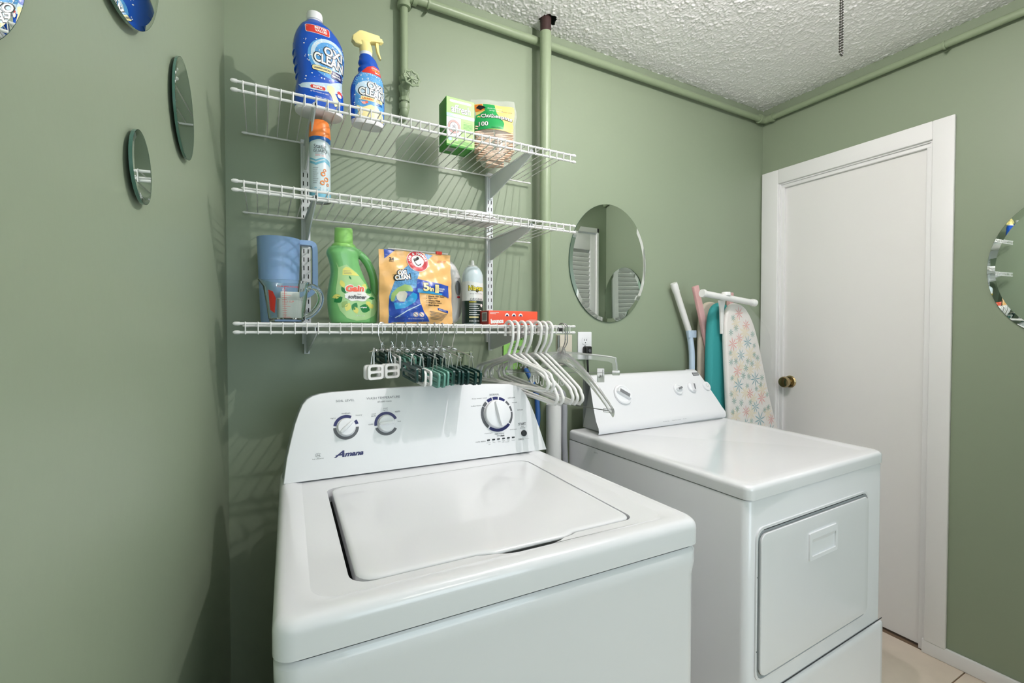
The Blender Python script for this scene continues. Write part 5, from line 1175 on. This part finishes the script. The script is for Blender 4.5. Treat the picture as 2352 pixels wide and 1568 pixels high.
# ------------------------------------------------------------------ hangers on the front rod of the lowest shelf
RZ = SH[2]-.003                                                   # rod centre height
def hookpts(rr, drop, off=.004):
    """hook over the rod at local origin (rod along x), opening towards the wall (+y), stem to z=-drop"""
    P = [(0, .0165*rr, -.024*rr)]
    for a in range(20, 200, 16): P.append((0, rr*.0165*math.cos(rad(a)), rr*.0165*math.sin(rad(a))-.0165*rr+off))
    return P
def clip_hanger(i, x, rz, colour, label, lean=0.0, dz=0.0):
    hl, cf_, cb_, tl_ = (.0235, .026, .026, 0) if i == 0 else (.046, .112, .098, .13)
    t = thing('clip_hanger', label, 'clip hanger', (x, SY0, RZ), rz, group=None, rot=(tl_, lean, rz))
    r = .0014
    b = MB(); P = hookpts(.62, .07, .0105-.0042)
    P = [(0, p[1], p[2]) for p in P]+[(0, -.0105, -.025), (0, -.0035, -.047), (0, 0, -.062)]
    b.tube(smooth_path(P, 3), r, 6)
    b.tube([(0.0055*math.cos(a), .0, -.066+.0055*math.sin(a)) for a in [k*PI/8 for k in range(16)]], r, 6, closed=True)
    b.build('hook', 'chrome', t)
    b = MB(); b.tube([(0, -cf_-.013, -.070), (0, -.02, -.066), (0, .02, -.066), (0, cb_+.013, -.070)], r, 6)
    for yc in (-.018, .018): b.tube([(.004*math.cos(a), yc-.006+.012*k/24, -.067+.004*math.sin(a)) for k, a in enumerate([k*PI/4 for k in range(25)])], .0008, 5)
    b.build('cross_wire', 'chrome', t)
    for s in (-1, 1):
        yc = s*(cf_ if s < 0 else cb_)
        b = MB()
        for e in (-1, 1): b.tube(smooth_path([(e*.007, yc-s*-.004, -.107-dz), (e*.0045, yc-.002, -.085), (e*.0015, yc, -.066), (-e*.003, yc+.002, -.060)], 4), r, 6)
        b.build('spring_wire', 'chrome', t)
        for e in (-1, 1):
            b = MB(); o1 = rrect(yc-hl, yc+hl, -.140-dz, -.102-dz, .008, 3); i1 = rrect(yc-hl+.007, yc+hl-.007, -.1345-dz, -.1240-dz, .004, 3); i2 = rrect(yc-hl+.007, yc+hl-.007, -.1185-dz, -.1080-dz, .004, 3)
            b.plate(o1, [i1, i2], e*.0075-.0026, e*.0075+.0026, lambda u, v, h: (h, u, v))
            b.build('clip_plate', colour, t)
    return t
cl_ = [(.2760, rad(-66), 'whplastic', 'leftmost clip hanger, with square white clips turned outwards', 0), (.3110, rad(7), 'dkgreen', 'second clip hanger from the left, with dark green clips', -.06), (.3390, rad(6), 'whplastic', 'third clip hanger from the left, with long white clips', -.02),
       (.3720, rad(8), 'teal', 'clip hanger with sea green clips, left one of the two', 0), (.4000, rad(6), 'teal', 'clip hanger with sea green clips, right one of the two', 0), (.4200, rad(4), 'dkgreen', 'dark green clip hanger just right of the sea green ones', 0),
       (.4420, rad(5), 'dkgreen', 'dark green clip hanger second from the right of the clip row', 0), (.4750, rad(6), 'dkgreen', 'rightmost clip hanger of the row, with dark green clips', 0)]
for i, a in enumerate(cl_): clip_hanger(i, a[0], a[1], a[2], a[3], a[4], (.001, -.016, -.006, .000, -.004, -.006, -.004, -.002)[i])
def white_hanger(x, rz, label, tilt=0.0, half=.190, zs=-.163):
    t = thing('white_hanger', label, 'hanger', (x, SY0, RZ), rz, rot=(tilt, 0, rz))
    r = .0046
    P = hookpts(1.25, .09, .0085+.0045)
    P = [(0, p[1]-.004, p[2]) for p in P]+[(0, -.0245, -.030), (0, -.020, -.050), (0, -.006, -.076), (0, 0, -.088)]
    b = MB(); b.tube(smooth_path(P, 3), r, 10); b.build('hook', 'whplastic', t)
    b = MB()
    Q = [(0, 0, -.086), (0, .04, -.099), (0, half-.03, zs+.010), (0, half-.008, zs-.008), (0, half, zs-.022), (0, half-.008, zs-.036), (0, half-.026, zs-.041), (0, 0, zs-.041), (0, -half+.026, zs-.041), (0, -half+.008, zs-.036), (0, -half, zs-.022), (0, -half+.008, zs-.008), (0, -half+.03, zs+.010), (0, -.04, -.099)]
    b.tube(smooth_path(Q+[Q[0]], 5), r, 10); b.build('frame', 'whplastic', t)
    for s in (-1, 1):
        y = s*.118; z = -.086-(zs+.076)*0-(abs(y)/(half-.03))*.070
        b = MB(); b.tube(smooth_path([(0, y-.006, z-.001), (0, y-.006, z-.018), (0, y, z-.024), (0, y+.006, z-.018), (0, y+.006, z-.012)], 4), .0016, 6); b.build('strap_hook', 'whplastic', t)
    return t
wl = [(.6500, 6, 0.0), (.6690, 6, -.02), (.6950, 6, -.11), (.7170, 6, -.13), (.7500, 6, -.13), (.7700, 6, -.15), (.7900, 6, -.16)]
names = ['leftmost white plastic tube hanger', 'second white tube hanger from the left', 'third white tube hanger from the left', 'white tube hanger in the middle of the seven', 'third white tube hanger from the right of the group', 'second white tube hanger from the right of the group', 'rightmost white tube hanger, next to the clear hangers']
for (x, rz, tl), nm in zip(wl, names): white_hanger(x, rad(rz+1), nm+' on the lowest shelf rod', -tl, zs=-.135 if x < .68 else -.160)
# clear skirt hanger with flat bar and a metal clip
def clear_hook(t, rr=.9):
    P = hookpts(rr, .09, .0095); P = [(0, p[1]-.002, p[2]) for p in P]+[(0, -.0175*rr, -.030), (0, -.016, -.052), (0, -.004, -.075), (0, 0, -.085)]
    b = MB(); b.tube(smooth_path(P, 3), .0017, 8); b.build('metal_hook', 'steel', t)
t = thing('skirt_hanger', 'clear plastic skirt hanger with flat bar and metal clip, rightmost on the rod', 'hanger', (.846, SY0, RZ), rad(58))
clear_hook(t)
b = MB(); b.plate([(-.155, -.098), (-.10, -.090), (-.02, -.084), (0, -.078), (.02, -.084), (.10, -.090), (.155, -.098), (.172, -.110), (.176, -.142), (.160, -.142), (.158, -.118), (.145, -.112), (.10, -.107), (0, -.104), (-.10, -.107), (-.145, -.112), (-.158, -.118), (-.160, -.142), (-.176, -.142), (-.172, -.110)], [], -.0016, .0016, lambda u, v, h: (h, u, v))
b.tube(smooth_path([(0, -.174, -.140), (0, -.170, -.110), (0, -.155, -.098), (0, -.02, -.084), (0, .02, -.084), (0, .155, -.098), (0, .170, -.110), (0, .174, -.140)], 4), .0032, 8)
b.build('clear_bar', 'clearpl', t)
b = MB(); b.box(-.005, .005, -.182, -.158, -.156, -.140, .002); b.box(-.005, .005, .158, .182, -.156, -.140, .002); b.build('end_block', 'clearpl', t)
b = MB(); b.tube([(0, -.170, -.148), (0, .170, -.148)], .0012, 6); b.build('metal_rod', 'steel', t)
for y in (-.122, .09):
    b = MB(); b.box(-.007, -.002, y-.011, y+.011, -.178, -.134, .001); b.box(.002, .007, y-.011, y+.011, -.178, -.134, .001); c_ = b.build('sliding_clip', 'clearpl', t)
    b = MB(); b.lathe([(0, -.008), (.003, -.007), (.003, .007), (0, .008)], (0, y, -.158), 10, 'x'); b.tube([(-.008, y-.006, -.138), (.008, y-.006, -.160), (-.008, y+.006, -.162)], .0012, 6); b.build('clip_spring', 'steel', c_)
# clear coat hanger with ribbed shoulders
t = thing('clear_hanger', 'clear ribbed plastic coat hanger with curved shoulders in front of the dryer', 'hanger', (.842, SY0, RZ), rad(12))
clear_hook(t, 1.0)
b = MB(); rings = []
for i in range(41):
    q = -1+i/20; y = q*.205; z = -.100-.150*abs(q)**1.55; w = .020*(1-.30*abs(q)); hgt = .040-.014*abs(q)
    ring = []
    for k in range(16):
        a = 2*PI*k/16; rib = 1+.10*math.cos(4*a)*(i % 2); ring.append((w*.5*math.cos(a)*rib, y, z+hgt*.5*math.sin(a)*rib))
    rings.append(ring)
b.loft(rings); b.build('shoulder_bar', 'clearpl', t)
b = MB()
for i in range(15): a = rad(200+i*10); b.tube([(0, .010*math.cos(a), -.088+.010*math.sin(a)), (0, .036*math.cos(a), -.088+.034*math.sin(a))], .0012, 5)
b.plate(ell(0, -.082, .017, .017, 28), [ell(0, -.082, .006, .006, 16)], -.002, .002, lambda u, v, h: (h, u, v)); b.build('hub', 'clearpl', t)
b = MB(); b.box(-.004, .004, -.206, -.172, -.252, -.240, .002); b.box(-.004, .004, .172, .206, -.252, -.240, .002); b.build('end_block', 'clearpl', t)
b = MB(); b.tube([(0, -.190, -.246), (0, .190, -.246)], .0014, 6); b.build('metal_rod', 'steel', t)
# coil of dark wire tucked on the shelf end
t = thing('wire_tie', 'small dark wire tie looped on the right end of the lowest shelf', 'wire', (.850, SY0+.012, RZ-.012))
b = MB(); b.tube([(-.012+.024*k/40, .004*math.sin(k*.9), .006*math.cos(k*.9)) for k in range(41)], .0012, 5); b.build('twisted_wire', 'rubber', t)

# ------------------------------------------------------------------ ironing boards behind the dryer
def board(t, pts, y0, y1, lean, m, nm, off, rnd=.009):
    cx1 = sum(p[0] for p in pts)/len(pts); cz1 = sum(p[1] for p in pts)/len(pts)
    b = MB(); rings = []
    ym = (y0+y1)/2; hy = (y1-y0)/2
    for a in range(-90, 91, 18):
        c, s = math.cos(rad(a)), math.sin(rad(a)); d = rnd*(1-c)
        ring = []
        for x, z in pts:
            dx, dz = x-cx1, z-cz1; L_ = math.hypot(dx, dz*.25)+1e-6
            ring.append((x-dx/L_*d, ym+hy*s+lean(z), z-(dz*.25)/L_*d))
        rings.append(ring)
    b.loft(rings); return b.build(nm, m, t, off)
fo = (2.04, 1.37, 0)
t = thing('ironing_board', 'ironing board with cream floral cover in clear film standing beside the dryer', 'ironing board', fo)
def smo(pts, n=5): return [(p.x, p.y) for p in smooth_path([(x, z, 0) for x, z in pts], n)]
fp = smo([(2.14, .06), (2.27, .10), (2.300, .30), (2.275, .55), (2.235, .75), (2.165, .93), (2.110, 1.10), (2.065, 1.24), (2.020, 1.34), (1.965, 1.402), (1.905, 1.420), (1.862, 1.405), (1.838, 1.36), (1.832, 1.28), (1.838, 1.10), (1.848, .90), (1.862, .60), (1.880, .30), (1.905, .12), (1.98, .07)], 5)
lean = lambda z: .03*(z/1.4)
board(t, fp, 1.350, 1.376, lean, 'floralcloth', 'cover', fo, .010)
rng = random.Random(12); ffl = lambda u, v, h=0.0: (u-fo[0], 1.350+lean(v)-h-fo[1], v)
def inside(x, z, m_=.02):
    c = False; n = len(fp)
    for i in range(n):
        x1, z1 = fp[i]; x2, z2 = fp[(i+1) % n]
        if (z1 > z) != (z2 > z) and x < (x2-x1)*(z-z1)/(z2-z1)+x1: c = not c
    return c
groups = {k: MB() for k in ('petalblue', 'petalpink', 'petalgreen', 'petalyellow')}
used = []
for i in range(6000):
    x, z = rng.uniform(1.84, 2.29), rng.uniform(.70, 1.41)
    col = rng.choice(['petalblue', 'petalblue', 'petalpink', 'petalyellow', 'petalyellow', 'petalgreen'])
    r = {'petalblue': .038, 'petalpink': .033, 'petalyellow': .042, 'petalgreen': .019}[col]*rng.uniform(.75, 1.1)
    if not (inside(x-r*.9-.004, z) and inside(x+r*.9+.006, z) and inside(x, z+r+.004)): continue
    if any(math.hypot(x-a, z-c)*1.0 < (r+q)*(.45 if (k == 'petalyellow') != (col == 'petalyellow') else .86) for a, c, q, k in used): continue
    used.append((x, z, r, col)); a0 = rng.uniform(0, 60)
    for k in range(8):
        p = leafp(x, z, r, r*(.066 if col != 'petalyellow' else .13), a0+45*k); groups[col].add([ffl(*w, .0004 if col == 'petalyellow' else .0008) for w in p], [tuple(range(len(p)))])
for k, g in groups.items():
    o = g.build('printed_flowers', k, t, fix=False); o['kind'] = 'stuff'
fm = mat('board film', (240, 242, 240), .1, alpha=.10, bump=.8, bscale=30, spec=.8)
fo2 = smo([(1.826, .80), (1.822, 1.10), (1.820, 1.33), (1.850, 1.41), (1.905, 1.430), (1.985, 1.405), (2.05, 1.36), (2.125, 1.30), (2.150, 1.20), (2.150, 1.10), (2.185, .96), (2.235, .80)], 4)
b = MB(); b.loft([[(x, 1.344+lean(z)+.0015*math.sin(z*80+x*40), z) for x, z in fo2]+[(x, 1.344+lean(.8), .80) for x in (2.15, 2.05, 1.95, 1.88)], [(2.0+(x-2.0)*.98, 1.343+lean(z), 1.05+(z-1.05)*.985) for x, z in fo2]+[(x, 1.343+lean(.8), .81) for x in (2.15, 2.05, 1.95, 1.88)]], False, True, smooth=True); b.build('clear_film', fm, t, fo, fix=False)
b = MB(); b.tube([(1.640, 1.352, 1.452), (1.652, 1.352, 1.4515), (1.652, 1.352, 1.4515), (1.66, 1.352, 1.451)], [.0165, .0175, .0165, .0145], 20)
b.tube([(1.655, 1.352, 1.451), (1.975, 1.352, 1.423)], .0135, 20); b.tube([(1.970, 1.352, 1.4235), (1.975, 1.352, 1.423), (1.995, 1.352, 1.4213)], [.0145, .0170, .0160], 20); b.build('foot_bar', 'whplastic', t, fo, label='white T-shaped foot bar')
b = MB(); b.lathe([(0, .010), (.019, .011), (.020, .020), (.017, .026), (0, .027)], (1.795, 1.352, 1.437), 24); b.build('pivot_cap', 'whplastic', t, fo)
b = MB(); b.loft([[(1.795-w, 1.352-.004, z), (1.795+w, 1.352-.004, z), (1.795+w, 1.352+.004, z), (1.795-w, 1.352+.004, z)] for z, w in ((1.430, .020), (1.400, .013), (1.36, .009), (1.28, .005))]); b.xf(Matrix.Translation((.025, .041, 0)) @ Matrix.Identity(4)); b.build('leg_stem', 'whplastic', t, fo)
to = (1.93, 1.43, 0)
t = thing('ironing_board', 'ironing board with plain teal padded cover between the other two boards', 'ironing board', to)
tp = smo([(1.90, .06), (2.08, .08), (2.12, .30), (2.11, .70), (2.08, 1.00), (2.02, 1.22), (1.96, 1.36), (1.905, 1.412), (1.860, 1.424), (1.815, 1.405), (1.792, 1.35), (1.783, 1.25), (1.777, 1.08), (1.776, .93), (1.776, .60), (1.778, .25), (1.785, .10)], 5)
board(t, tp, 1.408, 1.450, lambda z: .010*z/1.4, 'tealcloth', 'cover', to, .024)
b = MB(); b.tube(smooth_path([(1.745, 1.512, 1.300), (1.768, 1.512, 1.200), (1.768, 1.510, 1.05), (1.768, 1.51, .60), (1.768, 1.51, .02)], 6), .0135, 16); lg = b.build('leg_tube', 'bluemetal', t, to, label='pale blue and white painted leg tube')
b = MB(); b.tube([(1.660, 1.515, 1.487), (1.747, 1.512, 1.296)], .0140, 16); b.build('upper_tube', 'whplastic', lg, to, label='white upper end of the leg tube')
b = MB(); b.tube([(1.650, 1.515, 1.510), (1.655, 1.515, 1.498), (1.668, 1.515, 1.470)], [.0150, .0165, .0155], 18); b.build('end_cap', 'whplastic', lg, to)
b = MB(); b.box(1.735, 1.786, 1.500, 1.506, 1.262, 1.296, .001); b.build('leg_bracket', 'bluemetal', lg, to)
bo = (1.95, 1.50, 0)
t = thing('ironing_board', 'old ironing board with worn beige cover and pink wooden legs against the wall', 'ironing board', bo)
bp = smo([(1.95, .06), (2.10, .08), (2.14, .30), (2.13, .70), (2.09, 1.05), (2.03, 1.26), (1.96, 1.38), (1.90, 1.425), (1.845, 1.428), (1.810, 1.40), (1.794, 1.33), (1.790, 1.20), (1.788, 1.00), (1.788, .60), (1.795, .25), (1.84, .10)], 5)
board(t, bp, 1.482, 1.506, lambda z: .0, 'beigecloth', 'cover', bo, .010)
sl1 = MB(); sl1.box(-.0165, .0165, -.008, .008, -.75, .16, .003); sl1.xf(Matrix.Translation((1.785, 1.468, 1.345)) @ Matrix.Rotation(rad(-18), 4, 'Y')); sl1.build('wooden_leg', 'pinkwood', t, bo, label='pink painted wooden leg')
sl2 = MB(); sl2.box(-.015, .015, -.010, .010, -.60, .03, .003); sl2.xf(Matrix.Translation((2.055, 1.525, 1.455))); sl2.build('wooden_leg', 'pinkwood', t, bo, label='pink painted wooden leg')
